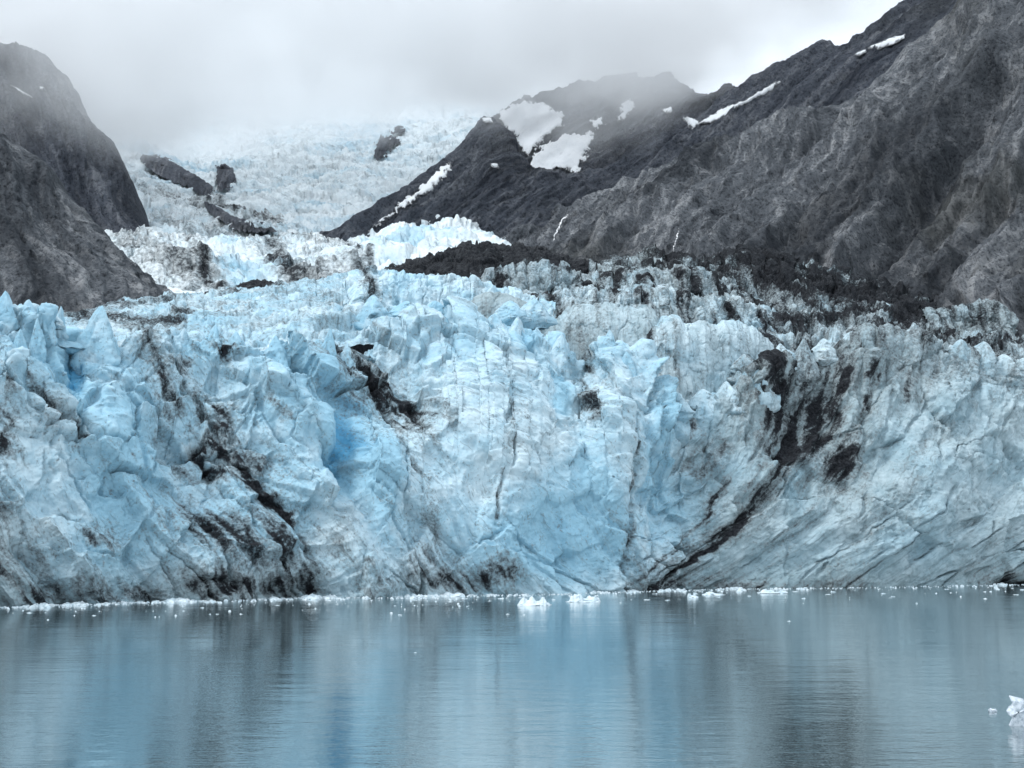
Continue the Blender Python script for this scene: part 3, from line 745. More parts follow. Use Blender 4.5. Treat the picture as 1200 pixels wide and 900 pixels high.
def yc(pxv, off):      # distance of the front crest at a column
    return float(np.interp(pxv, px_front, (Y0_front + back_front))) + off
for a in [ # px, top py, width, height, offset from crest, lean, sharp, blue, grey, dirt
    (4, 340, 26, 55, -2, 0.0, 1.8, .45, .0, 0), (30, 351, 30, 50, 0, .05, 2.2, .3, 0, 0), (52, 354, 26, 60, -3, 0, 2.0, .45, 0, 0), (70, 357, 14, 45, 4, 0, 1.3, .3, 0, 0), (20, 385, 22, 50, -8, 0.05, 1.7, .5, 0, 0), (42, 372, 18, 60, -8, 0, 1.6, .5, 0, 0),
    (112, 358, 50, 90, -2, 0.06, 1.5, .38, .05, 0), (152, 388, 24, 40, 0, .1, 1.4, .2, .1, .2), (186, 378, 26, 40, 4, 0, 2.0, .15, .2, .3), (212, 384, 22, 36, 0, .1, 1.5, .25, .15, .1), (248, 380, 26, 44, -2, .1, 1.4, .45, 0, 0),
    (276, 388, 24, 36, 0, 0, 1.7, .4, 0, 0), (325, 392, 36, 60, -4, -.05, 1.4, .4, 0, 0), (355, 396, 26, 44, -3, 0, 1.8, .35, 0, 0), (384, 384, 24, 66, -6, .03, 1.2, .45, 0, 0), (404, 402, 22, 46, -6, .05, 1.6, .4, 0, .1),
    (438, 345, 44, 50, 22, .0, 1.6, .35, 0, 0), (470, 352, 52, 40, 18, .15, 1.7, .4, 0, 0), (505, 352, 34, 42, 8, .1, 2.0, .4, 0, 0), (540, 356, 60, 44, 2, .1, 1.9, .35, 0, 0), (575, 368, 46, 50, -2, .1, 1.6, .25, 0, 0), (522, 372, 30, 40, -4, 0, 1.8, .5, 0, 0),
    (600, 372, 40, 60, -4, .12, 1.5, .2, 0, 0), (648, 392, 52, 90, -6, .12, 1.4, .2, 0, 0), (625, 350, 40, 36, 16, 0, 1.8, .25, .2, 0), (598, 352, 36, 30, 14, 0, 1.9, .3, .1, 0),
    (714, 388, 42, 74, -4, .02, 1.5, .25, .05, 0), (752, 410, 26, 120, -4, .08, 1.3, .4, 0, 0), (688, 408, 18, 40, 2, 0, 1.6, .1, .3, .55), (735, 412, 24, 60, -6, 0, 1.8, .3, 0, 0),
    (790, 458, 36, 40, 0, 0, 2, .25, .3, 0), (822, 456, 40, 44, 2, .05, 2.1, .2, .35, 0), (852, 448, 36, 44, 0, 0, 1.9, .2, .4, .1), (882, 430, 40, 60, -2, 0, 2.6, .25, .45, .1), (873, 415, 30, 40, 8, 0, 2.4, .1, .5, .3),
    (943, 396, 34, 60, -4, 0, 1.3, .1, .5, .45), (966, 396, 34, 34, -2, 0, 1.6, -.05, .35, .2), (915, 402, 30, 40, 4, 0, 1.7, .05, .35, .2), (1000, 388, 36, 46, 0, 0, 1.8, .05, .35, .2), (1030, 384, 34, 44, 0, 0, 1.9, .05, .35, .25),
    (1062, 386, 40, 50, 2, .1, 1.8, .05, .4, .3), (1090, 392, 44, 44, 6, .1, 1.9, .0, .45, .5), (1122, 396, 30, 50, -2, .12, 3.2, .12, .5, .22), (1148, 400, 34, 50, -2, .12, 3.2, .12, .5, .22), (1172, 415, 32, 40, -4, .12, 3.2, .12, .5, .22), (1196, 418, 34, 44, -4, .12, 3.2, .12, .5, .22), (1230, 418, 40, 50, -4, 0, 1.9, .2, .2, 0),
    (-30, 344, 34, 60, -2, 0, 1.7, .4, 0, 0), (-70, 348, 36, 60, -2, 0, 1.7, .4, 0, 0)]:
    serac(a[0], a[1], a[2], a[3], yc(a[0], a[4]), *a[5:10])
# broken blocks filling the ground between the front crest and the walls behind
for k in range(56):
    x = random.choice([random.uniform(785, 900), random.uniform(-60, 400), random.uniform(900, 1240)])
    yb = float(np.interp(x, px_front, crest))
    serac(x, yb - random.uniform(-6, 5), random.uniform(9, 20), random.uniform(14, 24), yc(x, random.uniform(0, 12)), random.uniform(-.3, .35), random.uniform(2.0, 4.5), random.uniform(.1, .45) - 0.2 * (x > 780), .05 + .3 * (x > 760), random.choice([0, 0, .1, .2]) + .15 * (x > 900), seed=k * 31 + 5)

# ------------------------------------------------------------------ icefall coming down from the cloud
pxi = np.linspace(90, 700, 580)
def line(pts, sm=8): return curve(pts, pxi, sm)
rows = [at(pxi, line([(90, 385), (700, 385)]), line([(90, 640), (700, 640)])),
        at(pxi, line([(90, 330), (150, 330), (300, 332), (420, 325), (540, 318), (700, 330)]), line([(90, 800), (700, 760)])),
        at(pxi, line([(90, 300), (150, 298), (300, 300), (420, 296), (470, 290), (530, 284), (555, 296), (600, 325), (700, 345)]), line([(90, 980), (700, 880)])),
        at(pxi, line([(90, 285), (200, 284), (300, 280), (400, 282), (470, 279), (530, 271), (555, 284), (600, 318), (700, 340)]), line([(90, 1150), (400, 1080), (700, 980)])),
        at(pxi, line([(90, 235), (150, 235), (250, 262), (320, 262), (400, 248), (480, 235), (560, 230), (700, 260)]), line([(90, 1400), (250, 1340), (400, 1420), (700, 1500)])),
        at(pxi, line([(90, 190), (150, 185), (250, 225), (320, 215), (400, 200), (480, 182), (560, 170), (700, 200)]), line([(90, 1560), (250, 1520), (400, 1620), (700, 1750)])),
        at(pxi, line([(90, 160), (150, 160), (220, 190), (300, 176), (400, 160), (480, 150), (560, 146), (700, 160)]), line([(90, 1750), (700, 1900)])),
        at(pxi, line([(90, 120), (300, 138), (400, 134), (480, 130), (560, 130), (700, 140)]), line([(90, 2050), (700, 2100)])),
        at(pxi, line([(90, 110), (300, 128), (700, 130)]), line([(90, 2500), (700, 2500)]))]
I = Sheet(pxi, rows, 420, [.4, 1.5, 1.5, 1.2, 3, 3, 2.4, 1.2, .4])
s2 = I.S * 0.55 + I.T * 0.83; t2 = -I.S * 0.83 + I.T * 0.55
d = 14 * fbm(I.S / 160, I.T / 160, 3, 401)
f, e = facets(I.S / 34 + .3 * fbm(I.S / 25, I.T / 25, 2, 402), I.T / 20 + .3 * fbm(I.S / 25, I.T / 25, 2, 403), 21, 2.6, 7)
d += f - 3.5 * np.exp(-(e / .08) ** 2)
f, e = facets(I.S / 13 + .3 * fbm(I.S / 9, I.T / 9, 2, 404), I.T / 8, 22, 1.6, 3.6)
d += f
d += 2.2 * ridged(I.S / 22, I.T / 11, 4, 405, .6) + 4.5 * ridged(I.S / 150 + .5 * fbm(I.S / 60, I.T / 60, 2, 406), I.T / 34, 1, 407)
I.displace(d * sstep(0, 1, I.row))
PX, PY = I.px, I.py
wx = (10 * fbm(I.S / 40, I.T / 40, 4, 411), 7 * fbm(I.S / 40, I.T / 40, 4, 412))
dirt = np.zeros(PX.shape)
for pts, w, a in [([(150, 300), (200, 312), (240, 325)], 20, .58), ([(225, 300), (240, 320), (255, 335)], 9, .85), ([(325, 305), (360, 322), (420, 322)], 12, .85), ([(340, 330), (400, 318)], 8, .9), ([(250, 245), (275, 262), (320, 268)], 6, .7), ([(300, 262), (330, 270)], 5, .7),
                  ([(185, 230), (230, 250), (275, 265)], 10, .45), ([(200, 275), (300, 280), (400, 290)], 9, .4), ([(410, 285), (418, 300), (432, 310)], 6, .75), ([(190, 265), (230, 285)], 14, .42), ([(160, 225), (175, 240)], 6, .35), ([(290, 288), (330, 300)], 8, .5), ([(550, 278), (600, 285)], 8, .3)]:
    dirt = np.maximum(dirt, a * stroke(PX, PY, pts, w, wx))
dirt = np.maximum(dirt, 0.02)
grey = 0.02 + 0.25 * stroke(PX, PY, [(150, 295), (240, 290), (330, 285)], 24, wx)
blue = 0.0 + 0.2 * fbm(I.S / 90, I.T / 90, 3, 415) + 0.25 * stroke(PX, PY, [(270, 315), (330, 330)], 22, wx) + 0.15 * stroke(PX, PY, [(440, 292), (520, 283)], 14, wx)
me = grid_mesh('icefall', I.P, dict(dirt=dirt, blue=blue, grey=grey, flow=np.stack([s2 / 5, t2 / 5, I.P0[..., 1] / 40], -1)), ICE_FAR)
obj('icefall', me, label='broad white blue icefall pouring down the valley out of the cloud', cat='glacier')

# ------------------------------------------------------------------ mountains
def mountain(name, pxr, n, rows_def, nv, vw, slope, amp=1.0, mat=ROCK_NEAR, seed=0, k=1.0, label=None, sm=4.0, jag=3.0, stretch=4.0, gullies=()):
    px = np.linspace(pxr[0], pxr[1], n)
    rows = []
    for i, (py, Y) in enumerate(rows_def):
        pl = curve(py, px, sm); Yl = curve(Y, px, 25) if isinstance(Y, list) else np.full(n, float(Y))
        if i == len(rows_def) - 1:
            pl = pl + jag * fbm(px / 34, px * 0, 5, 201 + seed, .62)
        rows.append(at(px, pl, Yl))
    top = rows[-1]
    b1 = top.copy(); b1[:, 1] += 60; b1[:, 2] -= 25
    b2 = top.copy(); b2[:, 1] += 260; b2[:, 2] -= 180
    rows += [b1, b2]
    M = Sheet(px, rows, nv, vw + [.5, .4])
    a = math.radians(slope)
    Zm = M.P0[..., 2] + 0.25 * M.T; Sm = M.S
    al = Sm * math.cos(a) + Zm * math.sin(a); ac = -Sm * math.sin(a) + Zm * math.cos(a)
    wv = 7 * k * fbm(Sm / (110 * k), Zm / (110 * k), 2, 211 + seed) + 0.7 * k * fbm(Sm / (12 * k), Zm / (12 * k), 3, 213 + seed)
    ac2 = ac + wv
    d = 12 * k * ridged(ac2 / (80 * k), al / (80 * k * stretch * 1.6), 2, 221 + seed, .4)
    d += 8 * k * ridged(ac2 / (27 * k), al / (27 * k * stretch * 2.0), 1, 225 + seed, .5)
    d += 3.6 * k * ridged(ac2 / (10 * k), al / (10 * k * stretch * 1.8), 2, 229 + seed, .5)
    f, e = facets(ac2 / (10 * k), al / (10 * k * 5.0), 41 + seed, .7 * k, 3.2 * k)
    d += f
    f, e = facets(ac2 / (4 * k), al / (4 * k * 3.6), 42 + seed, .45 * k, 1.9 * k)
    d += f
    f, e = facets(ac2 / (2.0 * k), al / (2.0 * k * 2.4), 43 + seed, .25 * k, .9 * k)
    d += f
    d += .6 * k * fbm(Sm / (4 * k), Zm / (4 * k), 4, 235 + seed, .6)
    d -= d.mean()
    for pts, w_, a_ in gullies:
        d += a_ * stroke(M.px + 8 * fbm(Sm / 40, Zm / 40, 3, 240), M.py + 8 * fbm(Sm / 40, Zm / 40, 3, 241), pts, w_)
    d *= amp * sstep(0, .25, M.row) * (1 - .55 * sstep(len(rows_def) - 1.4, len(rows_def) - 1.0, M.row))
    M.displace(d)
    me = grid_mesh(name, M.P, dict(flow=np.stack([ac2, al, al * 0], -1)), mat)
    M.ob = obj(name, me, kind='structure', label=label)
    return M

# right-hand slope, nearest
MR = mountain('mountain_right', (520, 1420), 620, [
    ([(520, 372), (690, 352), (800, 340), (900, 345), (1000, 372), (1100, 395), (1200, 415), (1420, 455)], [(520, 760), (800, 720), (1000, 620), (1200, 540), (1420, 500)]),
    ([(520, 318), (640, 300), (700, 285), (800, 270), (900, 275), (1000, 300), (1100, 310), (1200, 320), (1420, 340)], [(520, 850), (800, 790), (1000, 690), (1200, 610), (1420, 570)]),
    ([(520, 300), (640, 285), (700, 262), (800, 225), (900, 195), (1000, 185), (1100, 175), (1200, 165), (1420, 140)], [(520, 910), (800, 870), (1000, 790), (1200, 720), (1420, 660)]),
    ([(520, 296), (640, 282), (700, 248), (760, 215), (800, 196), (850, 178), (900, 158), (950, 135), (1000, 108), (1040, 78), (1080, 42), (1115, 2), (1160, -45), (1200, -85), (1300, -170), (1420, -260)], [(520, 960), (800, 960), (1000, 930), (1200, 880), (1420, 800)])],
    420, [2.2, 2.6, 2.0], 61, 1.0, ROCK_NEAR, 0, 0.85, label='steep dark rocky mountainside rising above the right end of the glacier',
    gullies=[([(1110, 30), (1040, 110), (985, 175), (940, 240), (905, 300)], 13, -13), ([(1200, 60), (1120, 150), (1060, 230), (1010, 320)], 15, -14), ([(960, 145), (890, 195), (830, 245), (770, 300)], 10, -9), ([(880, 172), (800, 225), (740, 275), (700, 310)], 9, -8), ([(1230, 190), (1150, 270), (1090, 340)], 13, -11), ([(1075, 70), (1010, 150), (950, 215), (880, 300)], 9, 7), ([(1160, 60), (1085, 150), (1030, 225), (980, 300)], 10, 8), ([(1020, 120), (940, 190), (860, 255), (820, 300)], 9, 6), ([(1300, 60), (1190, 200), (1110, 300)], 14, 8), ([(840, 185), (770, 232), (700, 285)], 8, 5)])
# ridge behind it
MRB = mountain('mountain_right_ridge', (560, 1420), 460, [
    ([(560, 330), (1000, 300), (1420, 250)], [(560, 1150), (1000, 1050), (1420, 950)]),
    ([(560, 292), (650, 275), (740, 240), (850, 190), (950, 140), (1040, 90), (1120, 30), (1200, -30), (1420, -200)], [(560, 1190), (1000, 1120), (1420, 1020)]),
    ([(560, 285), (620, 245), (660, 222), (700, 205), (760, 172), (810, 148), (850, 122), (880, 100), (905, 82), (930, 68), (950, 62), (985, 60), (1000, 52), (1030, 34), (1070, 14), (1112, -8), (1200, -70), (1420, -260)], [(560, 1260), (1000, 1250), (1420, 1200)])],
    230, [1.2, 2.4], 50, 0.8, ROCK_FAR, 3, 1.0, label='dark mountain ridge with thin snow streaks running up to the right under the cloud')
# middle mountain with its peak in the cloud
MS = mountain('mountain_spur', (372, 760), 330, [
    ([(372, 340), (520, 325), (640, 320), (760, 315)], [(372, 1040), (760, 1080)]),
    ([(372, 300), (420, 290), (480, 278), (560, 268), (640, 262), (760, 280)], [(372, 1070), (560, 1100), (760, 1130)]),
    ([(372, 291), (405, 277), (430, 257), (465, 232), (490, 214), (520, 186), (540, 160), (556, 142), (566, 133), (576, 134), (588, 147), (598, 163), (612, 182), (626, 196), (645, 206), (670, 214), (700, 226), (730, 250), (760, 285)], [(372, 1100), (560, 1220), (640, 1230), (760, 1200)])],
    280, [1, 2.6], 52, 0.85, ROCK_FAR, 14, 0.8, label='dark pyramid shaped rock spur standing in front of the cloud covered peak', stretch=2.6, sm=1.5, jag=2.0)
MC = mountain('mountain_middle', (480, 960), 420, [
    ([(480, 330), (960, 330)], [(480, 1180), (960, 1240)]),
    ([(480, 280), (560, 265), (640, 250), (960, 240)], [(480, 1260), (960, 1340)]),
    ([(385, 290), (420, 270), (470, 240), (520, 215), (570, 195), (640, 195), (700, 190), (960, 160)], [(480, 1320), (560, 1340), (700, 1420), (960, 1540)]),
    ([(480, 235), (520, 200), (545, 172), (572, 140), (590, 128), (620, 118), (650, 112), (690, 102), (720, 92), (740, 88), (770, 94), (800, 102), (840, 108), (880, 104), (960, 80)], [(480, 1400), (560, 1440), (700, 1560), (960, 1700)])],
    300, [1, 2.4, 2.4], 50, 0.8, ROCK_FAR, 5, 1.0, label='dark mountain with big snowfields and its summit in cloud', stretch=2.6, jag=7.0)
# left mountains
ML = mountain('mountain_left', (-330, 232), 330, [
    ([(-330, 400), (0, 395), (150, 378), (232, 380)], [(-330, 440), (0, 500), (232, 560)]),
    ([(-330, 290), (-100, 300), (0, 310), (60, 318), (110, 332), (150, 350), (232, 378)], [(-330, 500), (0, 560), (232, 590)]),
    ([(-330, -120), (-200, 20), (-100, 95), (0, 165), (28, 182), (60, 208), (90, 240), (110, 262), (130, 288), (150, 312), (168, 332), (182, 348), (205, 366), (232, 380)], [(-330, 640), (0, 660), (120, 640), (232, 620)])],
    300, [1.6, 3], -62, 0.75, ROCK_NEAR, 8, 0.7, label='near dark rock slope falling to the glacier on the left', jag=2.5)
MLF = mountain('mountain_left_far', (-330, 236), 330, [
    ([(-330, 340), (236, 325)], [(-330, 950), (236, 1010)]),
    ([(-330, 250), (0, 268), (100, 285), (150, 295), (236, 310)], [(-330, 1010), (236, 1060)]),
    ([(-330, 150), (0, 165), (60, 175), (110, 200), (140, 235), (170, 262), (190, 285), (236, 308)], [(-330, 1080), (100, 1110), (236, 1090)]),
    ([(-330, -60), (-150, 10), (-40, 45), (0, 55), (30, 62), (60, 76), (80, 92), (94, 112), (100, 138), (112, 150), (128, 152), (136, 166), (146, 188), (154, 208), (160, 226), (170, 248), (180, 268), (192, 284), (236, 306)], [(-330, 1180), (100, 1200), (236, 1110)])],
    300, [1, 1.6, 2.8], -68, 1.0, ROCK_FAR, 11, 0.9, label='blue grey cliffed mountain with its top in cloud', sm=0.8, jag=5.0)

# rock outcrops in the icefall
def outcrop(poly, Y, label, seed, tall=1.0):
    poly = np.array(poly, float)
    x0, x1 = poly[:, 0].min() - 2, poly[:, 0].max() + 2; y0, y1 = poly[:, 1].min() - 2, poly[:, 1].max() + 2
    n = max(40, int((x1 - x0) * 1.6)); m = max(40, int((y1 - y0) * 1.6))
    gx, gy = np.meshgrid(np.linspace(x0, x1, n), np.linspace(y1, y0, m))
    wob = 3.4 * fbm(gx / 5, gy / 5, 4, seed, .6)
    dist = in_poly(gx + wob, gy + wob, poly)
    # surface of the icefall under the outcrop: nearest sheet vertex in the photo plane
    D0 = sheet_depth(I, gx, gy)
    P = at(gx, gy, D0)
    h = np.clip(dist, -2, 7) * 0.9 * tall
    f, e = facets(gx / 5, gy / 9, seed, 2.0, 6)
    P = P + np.stack([0 * h, -h - np.where(dist > 0, f, 0) * np.clip(dist, 0, 3) / 3, 0.35 * h], -1)
    keep = (dist[:-1, :-1] > -1.8) & (dist[1:, 1:] > -1.8)
    c = P[m // 2, n // 2].copy()
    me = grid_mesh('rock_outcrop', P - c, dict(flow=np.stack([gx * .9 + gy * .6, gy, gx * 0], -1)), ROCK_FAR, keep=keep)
    obj('rock_outcrop', me, label=label, cat='rock', loc=c)

def sheet_depth(M, gx, gy):
    """distance of a sheet's displaced surface as seen at photo positions gx, gy (column search on the front-facing part)"""
    z = M.P[..., 2] - CAM_H; y = M.P[..., 1]
    fw = y * CP + z * SP; upv = -y * SP + z * CP
    pyv = 450 - FPX * upv / fw; pxv = 600 + FPX * M.P[..., 0] / fw
    st = 2.0
    X0, Yp0 = gx.min() - 12, gy.min() - 12
    nx = int((gx.max() + 12 - X0) / st) + 2; ny = int((gy.max() + 12 - Yp0) / st) + 2
    i = ((pxv - X0) / st).astype(int); j = ((pyv - Yp0) / st).astype(int)
    ok = (i >= 0) & (i < nx) & (j >= 0) & (j < ny)
    G = np.full((ny, nx), 1e9)
    np.minimum.at(G, (j[ok], i[ok]), y[ok])
    for _ in range(14):                                                  # fill empty bins
        bad = G > 1e8
        if not bad.any(): break
        A = np.pad(G, 1, mode='edge'); A = np.where(A > 1e8, np.nan, A)
        st_ = np.stack([A[:-2, 1:-1], A[2:, 1:-1], A[1:-1, :-2], A[1:-1, 2:]])
        cnt = (~np.isnan(st_)).sum(0); mn = np.where(cnt > 0, np.nansum(st_, 0) / np.maximum(cnt, 1), 1e9)
        G = np.where(bad, mn, G)
    G = np.where(G > 1e8, np.median(G[G < 1e8]) if (G < 1e8).any() else 1500, G)
    A = np.pad(G, 1, mode='edge'); G = np.minimum.reduce([A[1:-1, 1:-1], A[:-2, 1:-1], A[2:, 1:-1], A[1:-1, :-2], A[1:-1, 2:]])
    k = np.array([1, 2, 3, 2, 1]) / 9.0
    for ax in (0, 1, 0, 1):
        G = np.apply_along_axis(lambda r: np.convolve(np.pad(r, 2, mode='edge'), k, mode='valid'), ax, G)
    fx = (gx - X0) / st - .5; fy = (gy - Yp0) / st - .5
    i = np.clip(fx.astype(int), 0, nx - 2); j = np.clip(fy.astype(int), 0, ny - 2)
    u = np.clip(fx - i, 0, 1); v = np.clip(fy - j, 0, 1)
    return (G[j, i] * (1 - u) + G[j, i + 1] * u) * (1 - v) + (G[j + 1, i] * (1 - u) + G[j + 1, i + 1] * u) * v

outcrop([(254, 196), (264, 193), (273, 198), (275, 210), (268, 220), (256, 222), (253, 208)], 1500, 'small blunt dark rock poking out of the icefall below the longer cliff band', 3)
outcrop([(441, 168), (448, 161), (462, 160), (468, 163), (460, 171), (450, 180), (443, 187), (440, 180)], 1700, 'dark rock wedge poking out high in the white icefall', 4)
outcrop([(458, 153), (466, 149), (473, 150), (470, 154), (460, 156)], 1800, 'tiny dark rock sliver above the wedge shaped outcrop', 5)
outcrop([(165, 183), (180, 182), (200, 187), (215, 198), (232, 208), (250, 220), (246, 229), (236, 227), (222, 218), (205, 212), (188, 204), (172, 195)], 1500, 'long dark cliff band across the upper left icefall', 6)
outcrop([(240, 238), (252, 240), (268, 252), (290, 260), (310, 262), (322, 270), (300, 270), (275, 268), (262, 258), (246, 248)], 1300, 'low dark rock rib at the foot of the icefall', 7, .7)

# snow lying on the mountains
def patch(M, poly, label, seed, thick=3.0, name='snow_patch', cat='snow', rag=3.0, step=0.8, group=None):
    poly = np.array(poly, float)
    x0, x1 = poly[:, 0].min() - 4, poly[:, 0].max() + 4; y0, y1 = poly[:, 1].min() - 4, poly[:, 1].max() + 4
    n = max(14, int((x1 - x0) / step)); m = max(14, int((y1 - y0) / step))
    gx, gy = np.meshgrid(np.linspace(x0, x1, n), np.linspace(y1, y0, m))
    wob = 1.5 * rag * fbm(gx / 10, gy / 10, 5, seed, .68); wob2 = 1.5 * rag * fbm(gx / 10, gy / 10, 5, seed + 9, .68)
    dist = in_poly(gx + wob, gy + wob2, poly)
    D0 = sheet_depth(M, gx, gy)
    P = at(gx, gy, D0)
    h = np.clip(dist * 0.5 + 0.2, -2, 1.0)
    P = P + np.stack([0 * h, -h * 1.6, h * .6], -1)
    kd = 0.25 if name == 'waterfall' else -.9
    keep = (dist[:-1, :-1] > kd) & (dist[1:, 1:] > kd)
    if not keep.any(): return
    c = P[m // 2, n // 2].copy()
    me = grid_mesh(name, P - c, dict(edge=np.clip(dist / 5, -.3, 1), flow=np.stack([gx * 0.7 + gy * 0.7, gy - gx, gx * 0], -1)), SNOW, keep=keep)
    obj(name, me, label=label, cat=cat, loc=c, group=group)

patch(MC, [(584, 132), (600, 122), (622, 118), (640, 122), (662, 136), (655, 148), (640, 158), (628, 172), (620, 184), (612, 172), (600, 156), (588, 146)], 'big upper snowfield in the gully right of the pyramid peak', 1, 5)
patch(MC, [(616, 200), (624, 182), (640, 168), (660, 160), (680, 157), (697, 156), (692, 172), (684, 188), (676, 202), (660, 196), (645, 202), (628, 208)], 'big lower snowfield with a ragged foot right of the pyramid peak', 2, 5)
patch(MC, [(722, 142), (728, 130), (730, 118), (738, 114), (746, 124), (738, 130), (732, 140)], 'small hooked snow patch high on the middle mountain', 3, 4, rag=2)
patch(MC, [(690, 142), (704, 138), (708, 146), (700, 150)], 'small snow patch between the big snowfields and the hooked patch', 4, 4, rag=2)
patch(MC, [(776, 128), (786, 126), (788, 132), (780, 133)], 'little snow spot on the middle mountain near the ridge saddle', 5, 4, rag=1)
patch(MS, [(430, 272), (450, 256), (468, 240), (488, 224), (500, 212), (518, 196), (530, 188), (528, 200), (512, 216), (498, 228), (480, 238), (462, 250), (446, 262)], 'long diagonal snow strip down the left flank of the pyramid peak', 6, 4, rag=2.5)
patch(MS, [(574, 192), (583, 192), (584, 196), (578, 196)], 'tiny snow spot on the dark face of the pyramid peak', 7, 4, rag=.6, step=.5)
patch(MS, [(563, 138), (576, 138), (578, 143), (567, 143)], 'small snow cap on the tip of the pyramid peak', 8, 4, rag=.6, step=.5)
patch(MRB, [(815, 147), (832, 136), (850, 126), (872, 118), (892, 106), (914, 95), (910, 101), (892, 113), (874, 122), (852, 133), (834, 143)], 'long thin snow strip along the dark ridge', 9, 4, rag=1.2, step=.6)
patch(MRB, [(800, 138), (814, 138), (820, 143), (812, 150), (806, 146)], 'snow patch at the lower end of the ridge strip', 10, 4, rag=1.5, step=.6)
patch(MRB, [(1018, 56), (1032, 49), (1048, 44), (1061, 40), (1058, 45), (1044, 51), (1028, 57)], 'thin snow streak near the top of the dark ridge', 11, 4, rag=.8, step=.5)
patch(MRB, [(1002, 63), (1014, 58), (1015, 60), (1004, 65)], 'tiny snow fleck below the top ridge streak', 12, 4, rag=.5, step=.5)
patch(MLF, [(13, 100), (20, 103), (38, 114), (30, 112)], 'narrow snow sliver high on the far left cliff', 13, 4, rag=.5, step=.5)
patch(MLF, [(46, 101), (52, 102), (51, 106), (47, 105)], 'small snow spot beside the sliver on the far left cliff', 14, 4, rag=.4, step=.5)
patch(MR, [(646, 284), (651, 270), (659, 257), (667, 250), (662, 258), (654, 270), (648, 284)], 'thin white waterfall running down a rock gully above the moraine', 15, 2.5, 'waterfall', 'waterfall', rag=1.2, step=.5)
patch(MR, [(786, 300), (790, 285), (795, 268), (797, 262), (796, 269), (791.5, 286), (787.5, 300)], 'fine white waterfall thread on the dark mountainside', 16, 2.5, 'waterfall', 'waterfall', rag=.8, step=.5)

# ------------------------------------------------------------------ floating ice
def lump(w, dpt, h, seed, nu=16, nv=8, rug=0.35):
    th = np.linspace(0, 2 * np.pi, nu, endpoint=False); t = np.linspace(0, 1, nv)
    r = np.random.default_rng(seed)
    TH, T_ = np.meshgrid(th, t)
    prof = (1 - T_ ** 1.7) ** .6
    cx, cy = np.cos(TH), np.sin(TH)
    rad = prof * (1 + rug * fbm(cx * 1.5 + seed, cy * 1.5 + T_ * 2, 3, seed % 50))
    z = T_ * h * (1 + .5 * perlin(cx * prof * 2 + seed * .7, cy * prof * 2, seed % 43)) - .15 * h
    V = np.stack([cx * rad * w / 2, cy * rad * dpt / 2, z], -1).reshape(-1, 3)
    F_ = []
    for j in range(nv - 1):
        for i in range(nu):
            F_.append((j * nu + i, j * nu + (i + 1) % nu, (j + 1) * nu + (i + 1) % nu, (j + 1) * nu + i))
    return V, np.array(F_)

def floe(px, py, wpx, hpx, label=None, group=None, seed=0, lumps=5, name='ice_floe'):
    Y = float(water_dist(px, py)); c = at(px, py, Y)
    w = wpx / FPX * Y; h = hpx / FPX * Y
    Vs, Fs, o = [], [], 0
    r = np.random.default_rng(seed + 1000)
    for k in range(lumps):
        f_ = 1.0 if k == 0 else r.uniform(.25, .6)
        V, F_ = lump(w * (1 if k == 0 else f_ * .8), w * .8 * (1 if k == 0 else f_), h * (.45 if k == 0 else r.uniform(.6, 1.15)), seed * 7 + k, 18 if k == 0 else 12, 7)
        if k: V = V + np.array([r.uniform(-.36, .36) * w, r.uniform(-.25, .25) * w, 0])
        Vs.append(V); Fs.append(F_ + o); o += len(V)
    me = poly_mesh(name, np.concatenate(Vs), np.concatenate(Fs), None, FLOE, smooth=False)
    obj(name, me, label=label, cat='ice floe', group=group, loc=(c[0], c[1], 0))

floe(627, 709, 42, 9, 'grey white heap of brash ice, left of the pair floating off the cliff foot', None, 1, 9)
floe(684, 705, 38, 9, 'bright white rounded ice floe, right of the pair floating off the cliff foot', None, 2, 8)
floe(836, 697, 28, 4, 'flat white floe with a lump at one end below the black debris stripe', None, 3, 4)
floe(812, 700, 14, 6, 'small white floe beside the flat one below the black debris stripe', None, 4, 4)
floe(905, 695, 34, 4, 'long low white floe lying off the right part of the cliff', None, 5, 5)
floe(10, 709, 34, 13, 'mound of grey white brash ice at the foot of the left cliff', None, 6, 9)
for k in range(64):
    x = random.uniform(-120, 1320) if k % 3 else random.uniform(560, 1250)
    y = float(np.interp(x, [p[0] for p in WL], [p[1] for p in WL])) + 2 + abs(random.gauss(0, 1)) * (9 if k % 4 else 24)
    floe(x, y, random.uniform(2.5, 8), random.uniform(0.7, 1.6), 'small white ice piece floating ' + next(w for lim, w in ((150, 'below the blue pinnacles of the cliff'), (400, 'below the dirt streaked part of the cliff'), (650, 'below the pale bulge in the middle of the cliff'), (770, 'below the flat blue wall of the cliff'), (960, 'below the curved black debris stripe'), (9999, 'below the smooth grey blue part of the cliff')) if x < lim), 'small ice pieces near the cliff foot', 20 + k, 2, 'ice_piece')
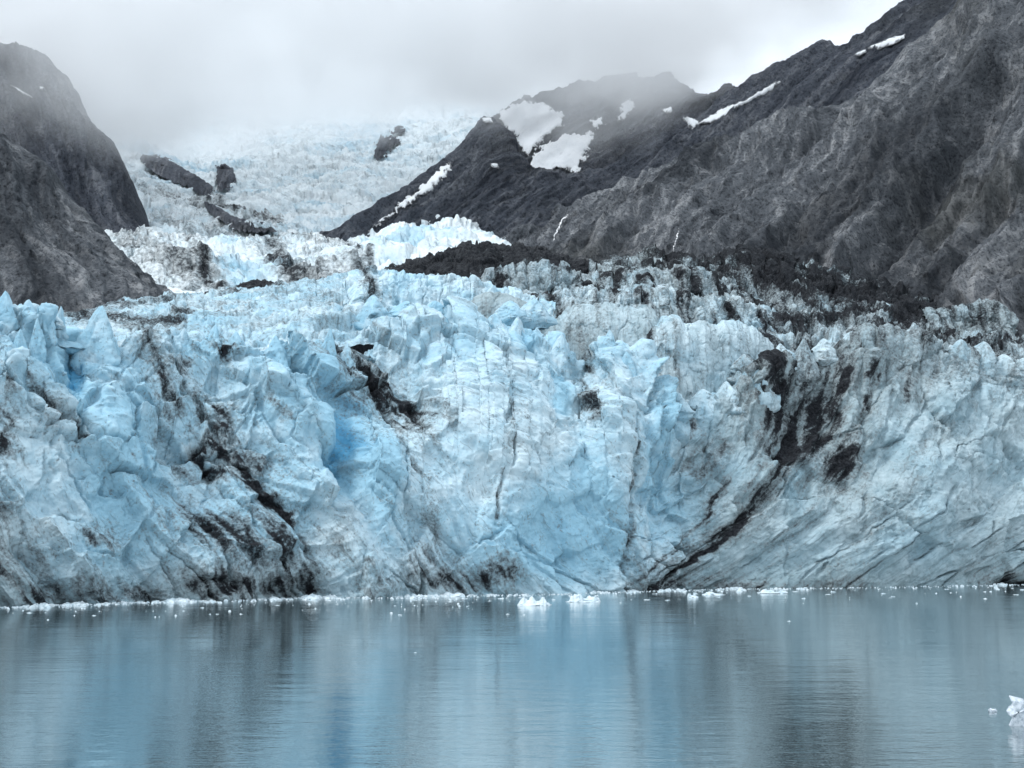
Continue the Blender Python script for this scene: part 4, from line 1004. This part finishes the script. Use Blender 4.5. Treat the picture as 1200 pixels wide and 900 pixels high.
# unbroken rim of crushed ice along the waterline
Vs, Fs, o = [], [], 0
pool = [lump(1, .9, .55, 900 + k, 9, 4, .45) for k in range(24)]
rr = np.random.default_rng(5)
for k in range(2600):
    x = rr.uniform(-220, 1420)
    y = float(np.interp(x, px_front, wl))
    big = 0.45 + 1.7 * max(0, float(fbm(np.array([x / 38.0]), np.array([3.0]), 3, 9)[0]) + .1)
    if x > 560: big *= .62
    yy = y + abs(rr.normal(0, 1.3)) - .6 + (rr.exponential(4.5) if k % 4 == 0 else 0)
    Y = float(water_dist(x, max(yy, 640))); c = at(x, yy, Y)
    sc = rr.uniform(.3, 1.0) * big * (1.0 if k % 4 else .35)
    V, F_ = pool[k % 24]
    a = rr.uniform(0, 6.28); ca, sa = math.cos(a), math.sin(a)
    W = np.stack([(V[:, 0] * ca - V[:, 1] * sa) * 1.5, V[:, 0] * sa + V[:, 1] * ca, V[:, 2] * 1.3], -1) * sc + np.array([c[0], Y - .5, 0])
    Vs.append(W); Fs.append(F_ + o); o += len(V)
me = poly_mesh('brash_ice', np.concatenate(Vs), np.concatenate(Fs), None, FLOE, smooth=False)
obj('brash_ice', me, kind='stuff', label='white rim of crushed ice floating along the foot of the cliff', cat='ice')

# glassy growler in the near water at the right
def growler(px, py, outline, label, dep, seed):
    Y = float(water_dist(px, py)); c = at(px, py, Y); k = Y / FPX
    O = np.array(outline, float) * k * 0.92
    n = len(O); L = 9
    cen = O.mean(0)
    V = []
    for j in range(L):
        t = j / (L - 1) * 2 - 1
        sc = (1 - abs(t) ** 2.4) ** .5 * .98 + .02
        sh = np.array([.10 * t, .05 * t]) * O.max()
        for i in range(n):
            q = cen + (O[i] - cen) * (.45 + .55 * sc if abs(t) < .99 else .05) + sh
            w = .14 * k * 20 * perlin(np.array([i * .9]), np.array([t * 3.1]), seed)[0]
            V.append((q[0] + w * .5, t * dep / 2 + w, q[1] + w * .4))
    F_ = [(j * n + i, j * n + (i + 1) % n, (j + 1) * n + (i + 1) % n, (j + 1) * n + i) for j in range(L - 1) for i in range(n)]
    me = poly_mesh('ice_chunk', np.array(V), np.array(F_), None, CLEAR, smooth=False)
    obj('ice_chunk', me, label=label, cat='ice', loc=(c[0], c[1], 0))
growler(1194, 850, [(-14, -3), (-9, 4), (-8, 10), (-12, 14), (-15, 18), (-13, 21), (-9, 24), (-7, 28), (-8, 32), (-11, 36), (-4, 35), (2, 33), (7, 31), (10, 27), (15, 25), (19, 22), (21, 14), (17, 8), (12, 4), (10, -3)], 'jagged glassy ice chunk with a pointed tip floating alone in the near water', 1.3, 3)
growler(1163, 834, [(-5, -1), (-5, 2), (-3, 4), (0, 3), (4, 3), (6, 1), (5, -1)], 'sliver of clear ice in the near water beside the glassy chunk', .4, 8)

# ------------------------------------------------------------------ low cloud wrapped round the summits
m = bpy.data.materials.new('cloud_vapour'); m.use_nodes = True
t = m.node_tree
for n in list(t.nodes): t.nodes.remove(n)
B = NB(t)
out = B.n('ShaderNodeOutputMaterial')
vol = B.n('ShaderNodeVolumePrincipled')
vol.inputs['Color'].default_value = (0.99, 0.993, 1.0, 1)
vol.inputs['Anisotropy'].default_value = 0.2
pos = B.pos()
sp = B.n('ShaderNodeSeparateXYZ'); B.link(pos, sp.inputs[0])
nz = B.noise(pos, 0.0032, 2, 0.55, 0.4, (1, 1, 1.5))
nz2 = B.noise(pos, 0.011, 3, 0.6, 0.3, (1, 1, 1.4))
bs = B.math('MULTIPLY_ADD', sp.outputs['X'], 0.05, 425)
bs = B.math('MULTIPLY_ADD', B.math('MAXIMUM', B.math('ADD', sp.outputs['X'], -100), 0.0), 0.45, bs)
bs = B.math('MULTIPLY_ADD', sp.outputs['Y'], 0.247, B.math('ADD', bs, -340))
bs = B.math('MULTIPLY_ADD', B.math('MINIMUM', B.math('ADD', sp.outputs['X'], 250), 0.0), 0.36, bs)
hgt = B.math('SUBTRACT', sp.outputs['Z'], bs)
hgt = B.math('ADD', hgt, B.math('MULTIPLY_ADD', nz, 230, -115))
hgt = B.math('ADD', hgt, B.math('MULTIPLY_ADD', nz2, 130, -65))
dens = B.remap(hgt, -5, 75, 0, 0.0050)
dens = B.math('MULTIPLY', dens, B.remap(nz2, 0.36, 0.64, 0.25, 1.7))
dens = B.math('ADD', dens, 0.00002)
B.link(dens, vol.inputs['Density'])
B.link(vol.outputs[0], out.inputs['Volume'])
me = bpy.data.meshes.new('cloud')
x0, x1, y0, y1, z0, z1 = -1300, 1300, 1020, 2400, 250, 690
me.from_pydata([(x0, y0, z0), (x1, y0, z0), (x1, y1, z0), (x0, y1, z0), (x0, y0, z1), (x1, y0, z1), (x1, y1, z1), (x0, y1, z1)], [],
               [(0, 3, 2, 1), (4, 5, 6, 7), (0, 1, 5, 4), (1, 2, 6, 5), (2, 3, 7, 6), (3, 0, 4, 7)])
me.materials.append(m)
co = obj('cloud', me, kind='stuff', label='low grey white cloud hiding the mountain tops', cat='cloud')
try:
    m.cycles.volume_step_rate = 0.35
except Exception:
    pass
